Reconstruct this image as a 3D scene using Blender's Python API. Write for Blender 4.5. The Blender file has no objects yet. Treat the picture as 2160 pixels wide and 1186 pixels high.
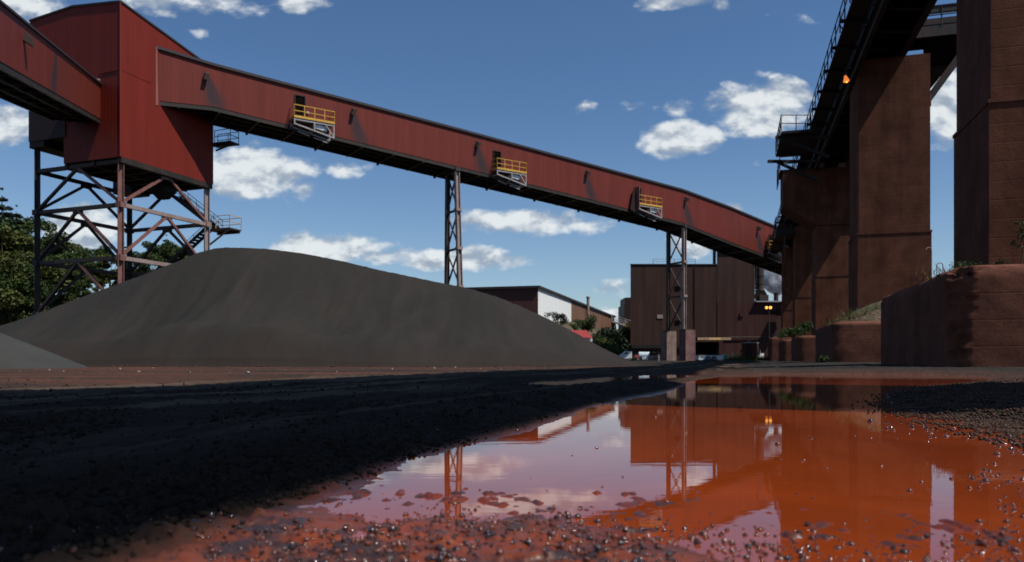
import bpy, math, random
import numpy as np
from mathutils import Vector

random.seed(7); rng = np.random.default_rng(11)
S = bpy.context.scene
COL = S.collection
F, CX, HY, CH = 1600.0, 1080.0, 765.0, 0.23      # focal length (px of the 2160 px photo), centre, horizon row, camera height

def at(px, D): return ((px-CX)/F*D, D)
def zt(py, D): return CH + (HY-py)/F*D
def P3(px, py, D): return Vector(((px-CX)/F*D, D, CH+(HY-py)/F*D))

# ------------------------------------------------------------------ noise (numpy)
def _h(ix, iy, s):
    n = (ix.astype(np.int64)*374761393 + iy.astype(np.int64)*668265263 + s*974634777) & 0x7fffffff
    n = ((n ^ (n >> 13))*1274126177) & 0x7fffffff
    return ((n ^ (n >> 16)) & 0xffff)/65535.0
def vnoise(x, y, s=0):
    x = np.asarray(x, float); y = np.asarray(y, float)
    ix = np.floor(x); iy = np.floor(y); fx = x-ix; fy = y-iy
    fx = fx*fx*(3-2*fx); fy = fy*fy*(3-2*fy)
    a = _h(ix, iy, s); b = _h(ix+1, iy, s); c = _h(ix, iy+1, s); d = _h(ix+1, iy+1, s)
    return (a*(1-fx)+b*fx)*(1-fy)+(c*(1-fx)+d*fx)*fy
def fbm(x, y, o=4, s=0):
    t = 0; a = .5; tot = 0
    for k in range(o):
        t = t + a*vnoise(np.asarray(x)*2**k+17.3*k, np.asarray(y)*2**k+9.1*k, s+k); tot += a; a *= .5
    return t/tot
def sstep(a, b, x):
    t = np.clip((np.asarray(x, float)-a)/(b-a), 0, 1); return t*t*(3-2*t)

# ------------------------------------------------------------------ node helper
class G:
    def __init__(s, nt): s.nt = nt; s.n = nt.nodes; s.l = nt.links
    def put(s, inp, v):
        if v is None: return
        if isinstance(v, (int, float)): inp.default_value = v
        elif isinstance(v, (tuple, list)):
            v = tuple(v)
            if inp.type == 'RGBA' and len(v) == 3: v = v+(1,)
            inp.default_value = v
        else: s.l.new(v, inp)
    def m(s, op, a, b=None, c=None, clamp=False):
        n = s.n.new('ShaderNodeMath'); n.operation = op; n.use_clamp = clamp
        for i, v in enumerate((a, b, c)): s.put(n.inputs[i], v)
        return n.outputs[0]
    def add(s, a, b): return s.m('ADD', a, b)
    def sub(s, a, b): return s.m('SUBTRACT', a, b)
    def mul(s, a, b): return s.m('MULTIPLY', a, b)
    def v(s, op, a, b=None):
        n = s.n.new('ShaderNodeVectorMath'); n.operation = op
        s.put(n.inputs[0], a)
        if b is not None: s.put(n.inputs[1], b)
        return n.outputs['Value'] if op in ('DOT_PRODUCT', 'LENGTH') else n.outputs[0]
    def sep(s, a):
        n = s.n.new('ShaderNodeSeparateXYZ'); s.put(n.inputs[0], a); return n.outputs
    def comb(s, x, y, z=0.0):
        n = s.n.new('ShaderNodeCombineXYZ'); s.put(n.inputs[0], x); s.put(n.inputs[1], y); s.put(n.inputs[2], z); return n.outputs[0]
    def noise(s, vec, scale=1.0, detail=4.0, rough=.55, out=0, dist=0.0):
        n = s.n.new('ShaderNodeTexNoise'); s.put(n.inputs['Vector'], vec)
        n.inputs['Scale'].default_value = scale; n.inputs['Detail'].default_value = detail
        n.inputs['Roughness'].default_value = rough; n.inputs['Distortion'].default_value = dist
        return n.outputs[out]
    def vor(s, vec, scale=1.0, out='Distance'):
        n = s.n.new('ShaderNodeTexVoronoi'); s.put(n.inputs['Vector'], vec); n.inputs['Scale'].default_value = scale
        return n.outputs[out]
    def mix(s, f, a, b, mode='MIX'):
        n = s.n.new('ShaderNodeMix'); n.data_type = 'RGBA'; n.blend_type = mode
        s.put(n.inputs[0], f); s.put(n.inputs[6], a); s.put(n.inputs[7], b); return n.outputs[2]
    def ss(s, x, a, b, lo=0.0, hi=1.0):
        n = s.n.new('ShaderNodeMapRange'); n.interpolation_type = 'SMOOTHSTEP'
        s.put(n.inputs[0], x); n.inputs[1].default_value = a; n.inputs[2].default_value = b
        n.inputs[3].default_value = lo; n.inputs[4].default_value = hi; return n.outputs[0]
    def bump(s, h, strength=.5, dist=.02, normal=None):
        n = s.n.new('ShaderNodeBump'); n.inputs['Strength'].default_value = strength; n.inputs['Distance'].default_value = dist
        s.put(n.inputs['Height'], h); s.put(n.inputs['Normal'], normal); return n.outputs[0]
    def pos(s): return s.n.new('ShaderNodeNewGeometry').outputs['Position']
    def uv(s): return s.n.new('ShaderNodeUVMap').outputs[0]
    def attr(s, name):
        n = s.n.new('ShaderNodeAttribute'); n.attribute_name = name; return n.outputs['Fac']
MATS = {}
def newmat(name):
    m = bpy.data.materials.new(name); m.use_nodes = True; nt = m.node_tree
    g = G(nt); b = nt.nodes['Principled BSDF']; MATS[name] = m
    return m, g, b
def scl(c, k): return tuple(min(1, x*k) for x in c)

def mat_clad(name, base, rib=.32, streak=.5, rough=.55, dirt=(.03, .025, .022), dirt_amt=.35, vents=None, rib_h=.03, seam=None):
    m, g, b = newmat(name); uv = g.uv(); u, v, _ = g.sep(uv)
    n1 = g.noise(g.comb(g.mul(u, 1.0), g.mul(v, .06)), 1.3, 5, .65)
    n2 = g.noise(g.comb(g.mul(u, .12), g.mul(v, .12)), 1.0, 4)
    n3 = g.noise(g.comb(g.mul(u, 6.0), g.mul(v, .25)), 1.0, 3, .6)
    c = g.mix(g.ss(n1, .3, .75), scl(base, 1-.35*streak), scl(base, 1+.25*streak))
    c = g.mix(g.ss(n2, .45, .8, 0, dirt_amt), c, dirt)
    c = g.mix(g.ss(n3, .55, .85, 0, .22*streak), c, dirt)
    # sheet joints: one panel in about 1 m differs a little
    pn = g.n.new('ShaderNodeTexWhiteNoise'); pn.noise_dimensions = '1D'; g.put(pn.inputs['W'], g.m('FLOOR', g.mul(u, 1.05)))
    c = g.mix(g.mul(pn.outputs[0], .10), c, scl(base, .6))
    if vents:
        for s0 in vents:
            down = g.sub(2.75, v)                      # metres below the vent hood
            ctr = g.add(s0, g.mul(down, .34))
            w = g.add(.22, g.mul(down, .26))
            e = g.m('DIVIDE', g.sub(u, ctr), g.m('MAXIMUM', w, .1))
            gauss = g.m('EXPONENT', g.mul(g.mul(e, e), -1.1))
            vert = g.mul(g.ss(down, .0, .4), g.ss(down, 1.6, 3.8, 1, .2))
            k = g.mul(g.mul(gauss, vert), g.add(.75, g.mul(n3, .7)))
            c = g.mix(g.m('MINIMUM', k, .85), c, (.030, .026, .030))
    g.put(b.inputs['Base Color'], c)
    b.inputs['Roughness'].default_value = rough
    b.inputs['Specular IOR Level'].default_value = .14
    wv = g.m('SINE', g.mul(u, 2*math.pi/rib)); wv = g.ss(wv, -.3, .3)
    g.put(b.inputs['Normal'], g.bump(wv, .3, rib_h*.6))
    return m
def mat_conc(name, base, board=.45, rust=.3, rough=.85, bump=.5):
    m, g, b = newmat(name); uv = g.uv(); u, v, _ = g.sep(uv); p = g.pos()
    n1 = g.noise(p, .9, 6, .62); n2 = g.noise(g.comb(g.mul(u, 1.6), g.mul(v, .1)), 1.0, 5, .65)
    n3 = g.noise(p, 14, 4, .7)
    n4 = g.noise(g.comb(g.mul(u, .25), g.mul(v, 2.2)), 1.3, 4, .6)
    c = g.mix(g.ss(n1, .3, .7), scl(base, .72), scl(base, 1.3))
    c = g.mix(g.ss(n2, .42, .75, 0, .6), c, scl(base, .5))
    c = g.mix(g.ss(n2, .5, .28, 0, .45), c, (base[0]*1.45, base[1]*1.25, base[2]*1.1))
    c = g.mix(g.ss(n4, .55, .75, 0, .45), c, scl(base, .62))
    c = g.mix(g.ss(n3, .6, .8, 0, .35), c, scl(base, .4))
    fr = g.m('FRACT', g.mul(v, 1/board)); ln = g.ss(g.m('ABSOLUTE', g.sub(fr, .5)), .455, .5)
    c = g.mix(g.mul(ln, g.ss(n1, .35, .7, .02, .18)), c, scl(base, .45))
    hole = g.ss(g.vor(p, .75), .035, .05, 1, 0)
    c = g.mix(g.mul(hole, .7), c, (.01, .008, .007))
    g.put(b.inputs['Base Color'], c); b.inputs['Roughness'].default_value = rough
    b.inputs['Specular IOR Level'].default_value = .06
    bmix = g.add(g.add(g.mul(n1, .5), g.mul(n3, .25)), g.mul(ln, -.10))
    g.put(b.inputs['Normal'], g.bump(bmix, bump, .06))
    return m
def mat_steel(name, base, rust=(.11, .045, .025), amt=.4, rough=.6, metal=0.0):
    m, g, b = newmat(name); p = g.pos()
    n1 = g.noise(p, 1.1, 5, .65); n2 = g.noise(p, 7, 4, .6)
    c = g.mix(g.ss(n2, .3, .8, 0, .5), base, scl(base, .6))
    c = g.mix(g.ss(n1, .42, .62, 0, amt), c, rust)
    g.put(b.inputs['Base Color'], c); b.inputs['Roughness'].default_value = rough
    b.inputs['Metallic'].default_value = metal; b.inputs['Specular IOR Level'].default_value = .3
    g.put(b.inputs['Normal'], g.bump(n2, .3, .01))
    return m
def mat_leaf(name, c1, c2):
    m, g, b = newmat(name); p = g.pos()
    n = g.noise(p, .8, 3); n2 = g.noise(p, 6, 2)
    c = g.mix(g.ss(n, .35, .65), c1, c2); c = g.mix(g.ss(n2, .4, .8, 0, .5), c, scl(c1, .6))
    g.put(b.inputs['Base Color'], c); b.inputs['Roughness'].default_value = .6
    b.inputs['Specular IOR Level'].default_value = .2
    return m
def nospec(m):
    m.node_tree.nodes['Principled BSDF'].inputs['Specular IOR Level'].default_value = .02; return m
def mat_emit(name, col, k):
    m, g, b = newmat(name); b.inputs['Base Color'].default_value = col+(1,)
    b.inputs['Emission Color'].default_value = col+(1,); b.inputs['Emission Strength'].default_value = k
    return m

RED = (.150, .028, .020)
vent_px = [433, 743, 1005, 1236, 1445, 1598]
GV, GD0, GX0 = 3500.0, 61.5, 335.0
def gD(px): return GD0*(GV-GX0)/(GV-px)
def gS(px): return (gD(px)-GD0)/.552
M_gal = mat_clad('red_gallery_cladding', RED, streak=.45, dirt_amt=.25, vents=[gS(p) for p in vent_px])
M_galL = mat_clad('red_gallery_cladding_stained', (.155, .027, .016), streak=.5, dirt_amt=.3, vents=[14.5])
M_tower = mat_clad('red_tower_cladding', (.165, .020, .012), rib=.34, streak=.35, dirt_amt=.18)
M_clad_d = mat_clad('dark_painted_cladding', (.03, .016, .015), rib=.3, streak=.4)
M_mill = mat_clad('brown_mill_cladding', (.052, .0265, .021), rib=.6, streak=.95, dirt_amt=.7, rough=.75, rib_h=.008)
M_mill2 = mat_clad('maroon_mill_cladding', (.056, .0215, .018), rib=.6, streak=.85, dirt_amt=.6, rough=.75, rib_h=.008)
M_shw = mat_clad('white_shed_cladding', (.80, .82, .81), rib=.9, streak=.12, dirt=(.3, .3, .3), dirt_amt=.12)
M_shb = mat_clad('rusty_shed_cladding', (.19, .10, .066), rib=.9, streak=1.0, dirt=(.18, .06, .03), dirt_amt=.6)
M_shd = mat_clad('dark_shed_cladding', (.09, .04, .034), rib=.9, streak=.5)
M_conc = mat_conc('ore_stained_concrete', (.106, .042, .026), board=.5)
M_block = mat_conc('ore_stained_footing_concrete', (.112, .046, .031), board=.6, bump=.5)
M_pedL = mat_conc('pale_streaked_concrete', (.20, .14, .12), board=1.2)
M_pedP = mat_conc('pinkish_streaked_concrete', (.155, .09, .085), board=1.2)
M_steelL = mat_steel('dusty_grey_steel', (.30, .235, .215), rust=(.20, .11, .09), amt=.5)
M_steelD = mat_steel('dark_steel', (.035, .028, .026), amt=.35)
M_steelK = mat_steel('black_steel', (.012, .010, .010), rust=(.025, .014, .011), amt=.3)
M_steelR = mat_steel('red_dusted_steel', (.22, .10, .085), amt=.5)
M_under = mat_steel('gallery_underside_steel', (.02, .020, .016), amt=.2)
M_yel = mat_steel('yellow_painted_steel', (.62, .36, .05), rust=(.38, .17, .05), amt=.35, rough=.5)
M_gry = mat_steel('pale_grey_painted_steel', (.36, .34, .34), rust=(.2, .16, .14), amt=.4)
M_blk = nospec(mat_steel('dark_opening', (.004, .0035, .0035), amt=.05, rough=.95))
M_trim = mat_steel('dark_roof_trim', (.03, .026, .03), amt=.1)
M_wht = mat_steel('white_paint', (.72, .76, .76), rust=(.5, .5, .48), amt=.2, rough=.4)
M_blue = mat_steel('pale_blue_paint', (.45, .56, .62), amt=.15)
M_green = mat_steel('green_paint', (.25, .5, .3), amt=.2)
M_tyre = mat_steel('rubber', (.02, .02, .02), amt=0, rough=.8)
M_glass = mat_steel('dark_glass', (.02, .025, .03), amt=0, rough=.1)
M_bark = mat_steel('bark', (.07, .05, .035), amt=.2, rough=.9)
M_leafD = mat_leaf('spruce_needles', (.007, .015, .006), (.016, .028, .009))
M_leafG = mat_leaf('leaves_green', (.018, .035, .008), (.050, .076, .014))
M_leafY = mat_leaf('leaves_yellow_green', (.04, .055, .011), (.09, .095, .02))
M_grass = mat_leaf('dry_grass', (.08, .07, .022), (.14, .11, .04))
M_lampO = mat_emit('orange_lamp_glow', (.9, .22, .03), .9)
M_lampY = mat_emit('amber_lamp_glow', (1.0, .38, .07), 2.2)
M_ochre = mat_steel('ochre_painted_steel', (.75, .48, .2), rust=(.25, .17, .13), amt=.8)
M_redroof = mat_clad('bright_red_roofing', (.30, .045, .045), rib=.5, streak=.3, dirt_amt=.1)

# ------------------------------------------------------------------ mesh builder
class MB:
    def __init__(s): s.v = []; s.f = []; s.uv = {}
    def add(s, vs, fs):
        o = len(s.v); s.v += [tuple(p) for p in vs]; s.f += [tuple(i+o for i in f) for f in fs]; return s
    def quad(s, *ps, uv=None):
        s.add(ps, [tuple(range(len(ps)))])
        if uv: s.uv[len(s.f)-1] = uv
        return s
    def obox(s, c, ax, ay, az):
        """box from its centre and three half-axis vectors"""
        c, ax, ay, az = map(Vector, (c, ax, ay, az))
        vs = [c+sx*ax+sy*ay+sz*az for sz in (-1, 1) for sx, sy in ((-1, -1), (1, -1), (1, 1), (-1, 1))]
        if ax.cross(ay).dot(az) < 0: fs = [(0, 1, 2, 3), (7, 6, 5, 4), (4, 5, 1, 0), (5, 6, 2, 1), (6, 7, 3, 2), (7, 4, 0, 3)]
        else: fs = [(3, 2, 1, 0), (4, 5, 6, 7), (0, 1, 5, 4), (1, 2, 6, 5), (2, 3, 7, 6), (3, 0, 4, 7)]
        return s.add(vs, fs)
    def box(s, x0, x1, y0, y1, z0, z1):
        return s.obox(((x0+x1)/2, (y0+y1)/2, (z0+z1)/2), ((x1-x0)/2, 0, 0), (0, (y1-y0)/2, 0), (0, 0, (z1-z0)/2))
    def fbox(s, c, dw, dd, w, d, z0, z1):
        """footprint box: corner c (xy), unit dirs dw, dd"""
        c = Vector((c[0], c[1], 0)); dw = Vector((dw[0], dw[1], 0)); dd = Vector((dd[0], dd[1], 0))
        return s.obox(c+dw*w/2+dd*d/2+Vector((0, 0, (z0+z1)/2)), dw*w/2, dd*d/2, (0, 0, (z1-z0)/2))
    def beam(s, p, q, w=.2, h=None, sec='box'):
        p, q = Vector(p), Vector(q); h = h or w; d = (q-p)
        if d.length < 1e-6: return s
        dn = d.normalized(); up = Vector((0, 0, 1)) if abs(dn.z) < .95 else Vector((0.55, -.83, 0))
        sd = dn.cross(up).normalized(); up = sd.cross(dn).normalized(); c = (p+q)/2
        if sec == 'H':
            t = min(w, h)*.12
            s.obox(c, d/2, sd*w/2, up*t*.8)
            for k in (-1, 1): s.obox(c+sd*k*(w/2-t/2+.003), d/2*.999, sd*t/2, up*h/2)
            return s
        return s.obox(c, d/2, sd*w/2, up*h/2)
    def tube(s, p, q, r0, r1=None, n=10, cap=True):
        p, q = Vector(p), Vector(q); r1 = r0 if r1 is None else r1; dn = (q-p).normalized()
        a = dn.orthogonal().normalized(); b = dn.cross(a)
        vs = []
        for c, r in ((p, r0), (q, r1)):
            for i in range(n):
                t = 2*math.pi*i/n; vs.append(c+(a*math.cos(t)+b*math.sin(t))*r)
        fs = [(i, (i+1) % n, n+(i+1) % n, n+i) for i in range(n)]
        if cap: fs += [tuple(reversed(range(n))), tuple(range(n, 2*n))]
        return s.add(vs, fs)
    def path(s, pts, r, n=8):
        for a, b in zip(pts, pts[1:]): s.tube(a, b, r, r, n)
        return s
    def prism(s, poly, vec):
        """closed polygon (3d points) extruded by vec"""
        vec = Vector(vec); n = len(poly); a = [Vector(p) for p in poly]; b = [p+vec for p in a]
        nrm = Vector((0, 0, 0))
        for i in range(n): nrm += a[i].cross(a[(i+1) % n])
        fs = [tuple(range(n)), tuple(reversed(range(n, 2*n)))]+[((i+1) % n, i, n+i, n+(i+1) % n) for i in range(n)]
        if nrm.dot(vec) > 0: fs = [tuple(reversed(f)) for f in fs]
        return s.add(a+b, fs)
    def build(s, name, mat, parent=None, smooth=False, loc=None):
        me = bpy.data.meshes.new(name)
        off = Vector((0, 0, 0))
        if parent is not None:
            q = parent
            while q is not None: off += q.location; q = q.parent
        if loc is not None: off = Vector(loc)
        me.from_pydata([(p[0]-off[0], p[1]-off[1], p[2]-off[2]) for p in s.v], [], s.f)
        me.update()
        ul = me.uv_layers.new(name='UVMap')
        co = s.v
        data = np.zeros(len(me.loops)*2)
        for pi, pl in enumerate(me.polygons):
            if pi in s.uv:
                for k, li in enumerate(pl.loop_indices): data[2*li] = s.uv[pi][k][0]; data[2*li+1] = s.uv[pi][k][1]
                continue
            n = pl.normal
            if abs(n.z) < .9: t = Vector((-n.y, n.x, 0)).normalized()
            else: t = None
            for k, li in enumerate(pl.loop_indices):
                p = co[pl.vertices[k]]
                if t is not None: data[2*li] = p[0]*t.x+p[1]*t.y; data[2*li+1] = p[2]
                else: data[2*li] = p[0]; data[2*li+1] = p[1]
        ul.data.foreach_set('uv', data)
        if smooth: me.polygons.foreach_set('use_smooth', [True]*len(me.polygons))
        me.materials.append(mat)
        o = bpy.data.objects.new(name, me); COL.objects.link(o)
        if parent is not None: o.parent = parent
        if loc is not None: o.location = loc
        return o
def tag(o, label=None, cat=None, group=None, kind=None):
    if label: o['label'] = label
    if cat: o['category'] = cat
    if group: o['group'] = group
    if kind: o['kind'] = kind
    return o
def thing(name, label, cat, loc=(0, 0, 0), group=None):
    o = bpy.data.objects.new(name, None); COL.objects.link(o); o.location = loc; o.empty_display_size = .3
    return tag(o, label, cat, group)
def np_mesh(name, V, Fc, mat, smooth=False, parent=None, attrs=None):
    """Fc: (n,k) array of equal-size faces"""
    me = bpy.data.meshes.new(name); V = np.asarray(V, np.float32); Fc = np.asarray(Fc, np.int32)
    n, k = Fc.shape
    me.vertices.add(len(V)); me.vertices.foreach_set('co', V.ravel())
    me.loops.add(n*k); me.loops.foreach_set('vertex_index', Fc.ravel())
    me.polygons.add(n); me.polygons.foreach_set('loop_start', np.arange(0, n*k, k, dtype=np.int32))
    if smooth: me.polygons.foreach_set('use_smooth', np.ones(n, bool))
    if attrs:
        for a, val in attrs.items():
            at_ = me.attributes.new(a, 'FLOAT', 'POINT'); at_.data.foreach_set('value', np.asarray(val, np.float32))
    me.update(calc_edges=True); me.validate()
    me.materials.append(mat)
    o = bpy.data.objects.new(name, me); COL.objects.link(o)
    if parent is not None: o.parent = parent
    return o

# ------------------------------------------------------------------ axes of the pier line
E = Vector((.2763, .9611, 0)); W = Vector((.9611, -.2763, 0))     # along, across
SUN_H = Vector((.85, -.527, 0)).normalized(); SUN_T = 1.65

# ================================================================== GROUND
def px2w(pts): return np.array([((x-CX)/F*(CH*F/(y-HY)), CH*F/(y-HY)) for x, y in pts])
POND = px2w([(1475, 799), (1440, 808), (1418, 818), (1385, 832), (1320, 846), (1260, 858), (1200, 880), (1130, 898), (1040, 922), (950, 950),
             (880, 975), (820, 1000), (770, 1025), (720, 1048), (660, 1068), (700, 1085), (800, 1097), (900, 1088), (1000, 1100), (1080, 1093),
             (1180, 1088), (1240, 1110), (1330, 1140), (1420, 1158), (1500, 1172), (1560, 1215), (1700, 1330), (2100, 1420), (2900, 1400),
             (2900, 1010), (2400, 955), (2160, 918), (2080, 898), (2000, 880), (1930, 866), (1880, 850), (1890, 832), (1960, 817), (2080, 803),
             (2090, 796), (1990, 791), (1850, 789), (1650, 789), (1520, 792)])
POND2 = px2w([(1100, 814), (1150, 803), (1250, 797), (1330, 793), (1420, 789), (1490, 787), (1450, 796), (1415, 801), (1330, 803), (1250, 808), (1170, 815)])
MUDP = px2w([(1420, 818), (1320, 844), (1200, 877), (1040, 918), (940, 950), (815, 998), (680, 1043), (520, 1103), (330, 1186), (0, 1330), (0, 1700), (3000, 1700), (2900, 1010), (2400, 955), (2160, 922), (2060, 905), (1960, 890), (1880, 865)])
def sdf(X, Y, poly):
    X = X.ravel(); Y = Y.ravel(); d = np.full(X.shape, 1e9); ins = np.zeros(X.shape, bool)
    n = len(poly)
    for i in range(n):
        ax, ay = poly[i]; bx, by = poly[(i+1) % n]; ex, ey = bx-ax, by-ay
        t = np.clip(((X-ax)*ex+(Y-ay)*ey)/(ex*ex+ey*ey), 0, 1)
        d = np.minimum(d, (X-ax-t*ex)**2+(Y-ay-t*ey)**2)
        c = ((ay > Y) != (by > Y)) & (X < (bx-ax)*(Y-ay)/(by-ay+1e-12)+ax)
        ins ^= c
    return np.where(ins, -1, 1)*np.sqrt(d)
def wob(X, Y):
    k = .035+.02*np.abs(Y)
    return (fbm(X/(k*4), Y/(k*5), 4, 3)-.5)*k*1.6
def ground_fields(X, Y):
    X = np.asarray(X, float).ravel(); Y = np.asarray(Y, float).ravel()
    d1 = sdf(X, Y, POND)+wob(X, Y); d2 = sdf(X, Y, POND2)+wob(X+5, Y)*.5
    d = np.minimum(d1, d2)
    Xp = X-.2875*Y
    right = sstep(-1, 5, Xp)
    far = np.where(True, sstep(45, 95, Y)*.42, 0)
    farR = np.interp(Y, [0, 13, 17, 37, 95], [0, 0, .085, .2, .42])
    base = far*(1-right)+farR*right
    # ruts of the haul road run along the pier direction
    road = sstep(-7.5, -4.5, Xp)*sstep(.8, -.4, Xp)*sstep(45, 25, Y)
    ruts = ((fbm(Xp*2.4, Y*.12, 4, 21)-.5)*.07+(fbm(Xp*7, Y*.25, 3, 23)-.5)*.022)*road
    coarse = (fbm(X*1.1, Y*1.1, 5, 5)-.5)*.05
    fg = sstep(1.9, 1.2, Y)*sstep(-.75, -.25, X)
    outz = np.clip(d*.09, 0, .035)*(1-fg)+np.clip(d*.03, 0, .006)*fg+base+(ruts+coarse)*sstep(0, .35, d)*(1-.9*fg)
    fine_amp = np.interp(Y, [0, 3, 12, 40], [1, 1, 1.4, 2])
    fine = ((fbm(X*38, Y*38, 3, 8)-.5)*.012+(fbm(X*11, Y*9, 4, 9)-.5)*.026)*fine_amp
    shallow = sstep(1.75, 1.3, Y)*sstep(.9, .35, X)+.75*sstep(1.3, 1.0, Y)+.9*sstep(1.6, 3.2, X-Y*.35)*sstep(5, 2.6, Y)
    shallow = np.clip(shallow, 0, 1)
    dep = .045*(1-shallow)+.0055*shallow
    inz = -np.minimum(-d*.12, dep)
    isl = ((fbm(X*46, Y*26, 4, 31)-.475)*.022+(fbm(X*9, Y*7, 2, 35)-.5)*.008)*shallow+(fbm(X*40, Y*36, 2, 33)-.5)*.006*shallow
    grit = (fbm(X*75, Y*75, 2, 12)-.42)*.0085+np.maximum(fbm(X*30, Y*30, 3, 14)-.52, 0)*.05
    fine = fine+grit*np.clip(fg+shallow*.9, 0, 1)
    z = np.where(d > 0, outz+fine*(.25+.75*sstep(0, .12, d))*(1-.35*fg), inz+isl*sstep(0, .05, -d)+fine*.35)
    return z, d, Xp, road, shallow
ys = [-1.5, -.4, .1, .35]
y = .5
while y < 45: ys.append(y); y *= (1.0042 if y < 2.2 else 1.0068)
while y < 2600: ys.append(y); y *= 1.06
ys = np.array(ys); us = np.concatenate([np.linspace(-3, -1, 60)[:-1], np.linspace(-1, 1, 900), np.linspace(1, 3, 60)[1:]])
Yg, Ug = np.meshgrid(ys, us, indexing='ij')
Xg = Ug*np.maximum(Yg, .8)
zz, dd, Xp, road, shal = ground_fields(Xg, Yg)
nx = len(us); ny = len(ys)
idx = np.arange(nx*ny).reshape(ny, nx)
Fq = np.stack([idx[:-1, :-1], idx[:-1, 1:], idx[1:, 1:], idx[1:, :-1]], -1).reshape(-1, 4)
V = np.stack([Xg.ravel(), Yg.ravel(), zz], 1)
# wide coarse skirt, a little lower, so that the ground also runs behind the camera
sk = np.array([(-2600, -2600, -.25), (2600, -2600, -.25), (2600, 2600, -.25), (-2600, 2600, -.25)]); o0 = len(V)
V = np.vstack([V, sk]); Fq = np.vstack([Fq, [[o0, o0+1, o0+2, o0+3]]])
def padd(a): return np.concatenate([a, np.ones(4)*0])
wn = fbm(V[:o0, 0]*.5, V[:o0, 1]*.5, 4, 77)
black = np.clip(sstep(-7.2, -3.6, Xp+(wn-.5)*2.5)*sstep(1.4, -.1, Xp+(wn-.5)*.8), 0, 1)
# right-hand pellet bank is dark grey too
bank = sstep(0, .5, dd)*sstep(1.2, 2.2, V[:o0, 0])*sstep(9.0, 7.0, V[:o0, 1])*sstep(2.4, 3.4, V[:o0, 1])
strip = sstep(-3.0, -5.5, Xp+(wn-.5)*2.0)*sstep(60, 34, V[:o0, 1])
mud = sstep(.07, -.05, sdf(V[:o0, 0], V[:o0, 1], MUDP)+wob(V[:o0, 0], V[:o0, 1]))*sstep(.9, .1, dd)
shore = sstep(2.0, .15, dd)*sstep(5, 9, V[:o0, 1])*sstep(1.0, 3.0, V[:o0, 0])
mg, g, b = newmat('ore_yard_ground'); p = g.pos()
n1 = g.noise(p, 1.2, 6, .65); n2 = g.noise(p, 14, 5, .7); n3 = g.noise(g.v('MULTIPLY', p, (.12, .5, 1)), 1.0, 5, .6); n5 = g.noise(p, 90, 3, .7)
grey = g.mix(g.ss(n1, .3, .7), (.019, .0175, .016), (.036, .032, .028))
c = grey
c = g.mix(g.attr('strip'), c, g.mix(g.ss(n3, .38, .62), (.030, .026, .023), (.085, .038, .027)))
c = g.mix(g.attr('black'), c, g.mix(g.ss(n1, .35, .75), (.021, .0148, .0110), (.038, .027, .020)))
c = g.mix(g.mul(g.mul(g.attr('black'), g.attr('lane_sheen')), .85), c, (.105, .076, .056))  # paler lanes: sky sheen on the smooth ground, painted into the colour
c = g.mix(g.attr('bank'), c, g.mix(g.ss(n2, .35, .7), (.030, .018, .012), (.055, .035, .025)))
c = g.mix(g.mul(g.attr('shore'), g.ss(n1, .25, .7, .45, 1)), c, g.mix(g.ss(n2, .35, .65), (.032, .020, .016), (.075, .040, .030)))
mudc = g.mix(g.ss(g.add(g.mul(n2, .5), g.mul(g.noise(p, 5, 4, .6), .5)), .42, .52), (.036, .020, .018), (.175, .034, .008))
c = g.mix(g.mul(g.attr('mud'), .9), c, mudc)
c = g.mix(g.mul(g.ss(n5, .6, .85, 0, .2), g.sub(1, g.attr('black'))), c, (.10, .085, .08))
c = g.mix(g.attr('wet'), c, g.mix(g.ss(n2, .40, .62), (.135, .021, .0045), (.040, .016, .011)))
g.put(b.inputs['Base Color'], c)
wet = g.m('MAXIMUM', g.attr('mud'), g.attr('wet'))
g.put(b.inputs['Roughness'], g.sub(.95, g.mul(wet, .60))); g.put(b.inputs['Specular IOR Level'], g.add(.04, g.mul(wet, .42)))
g.put(b.inputs['Normal'], g.bump(g.add(g.mul(n2, .8), g.mul(n5, .25)), .55, .012))
lane_sheen = sstep(.52, .40, fbm(Xp*3.2, V[:o0, 1]*.15, 3, 84))*sstep(.35, 1.2, dd)*(.4+.6*sstep(.35, .6, fbm(Xp*6, V[:o0, 1]*.5, 3, 12)))
wetm = sstep(.06, -.02, dd)*(.25+.75*sstep(11, 6, V[:o0, 1]))
tag(np_mesh('ground', V, Fq, mg, True, attrs={'black': padd(black), 'strip': padd(strip), 'mud': padd(mud), 'bank': padd(bank), 'shore': padd(shore), 'wet': padd(wetm), 'lane_sheen': padd(lane_sheen)}),
    'ore yard ground with black haul road, reddish strip and pellet banks', 'ground', kind='structure')

# water: one sheet clipped by the ground that rises through it
mw, g, b = newmat('rust_orange_water'); p = g.pos()
nz = g.noise(g.v('MULTIPLY', p, (1, .6, 1)), 1.1, 5, .6, dist=.8); c = g.mix(g.ss(nz, .35, .65), (.180, .029, .0055), (.262, .042, .0075))
g.put(b.inputs['Base Color'], c)
b.inputs['Roughness'].default_value = .012; b.inputs['IOR'].default_value = 1.34
r1 = g.noise(g.v('MULTIPLY', p, (5, 20, 1)), 1.0, 3, .5); r2 = g.noise(p, 28, 2, .5)
patch = g.ss(g.noise(p, .9, 2), .45, .68)
g.put(b.inputs['Normal'], g.bump(g.add(g.mul(r1, .40), g.mul(r2, g.mul(patch, .12))), .12, .003))
wv = px2w([(1040, 786), (2500, 784), (3200, 1010), (3200, 1450), (600, 1500), (440, 1075), (900, 870)])
m_ = MB(); m_.quad(*[(x, y, 0) for x, y in wv][::-1])
wo = m_.build('puddle', mw); tag(wo, 'rust orange puddle water mirroring the piers and sky', 'puddle', kind='structure')

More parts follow.
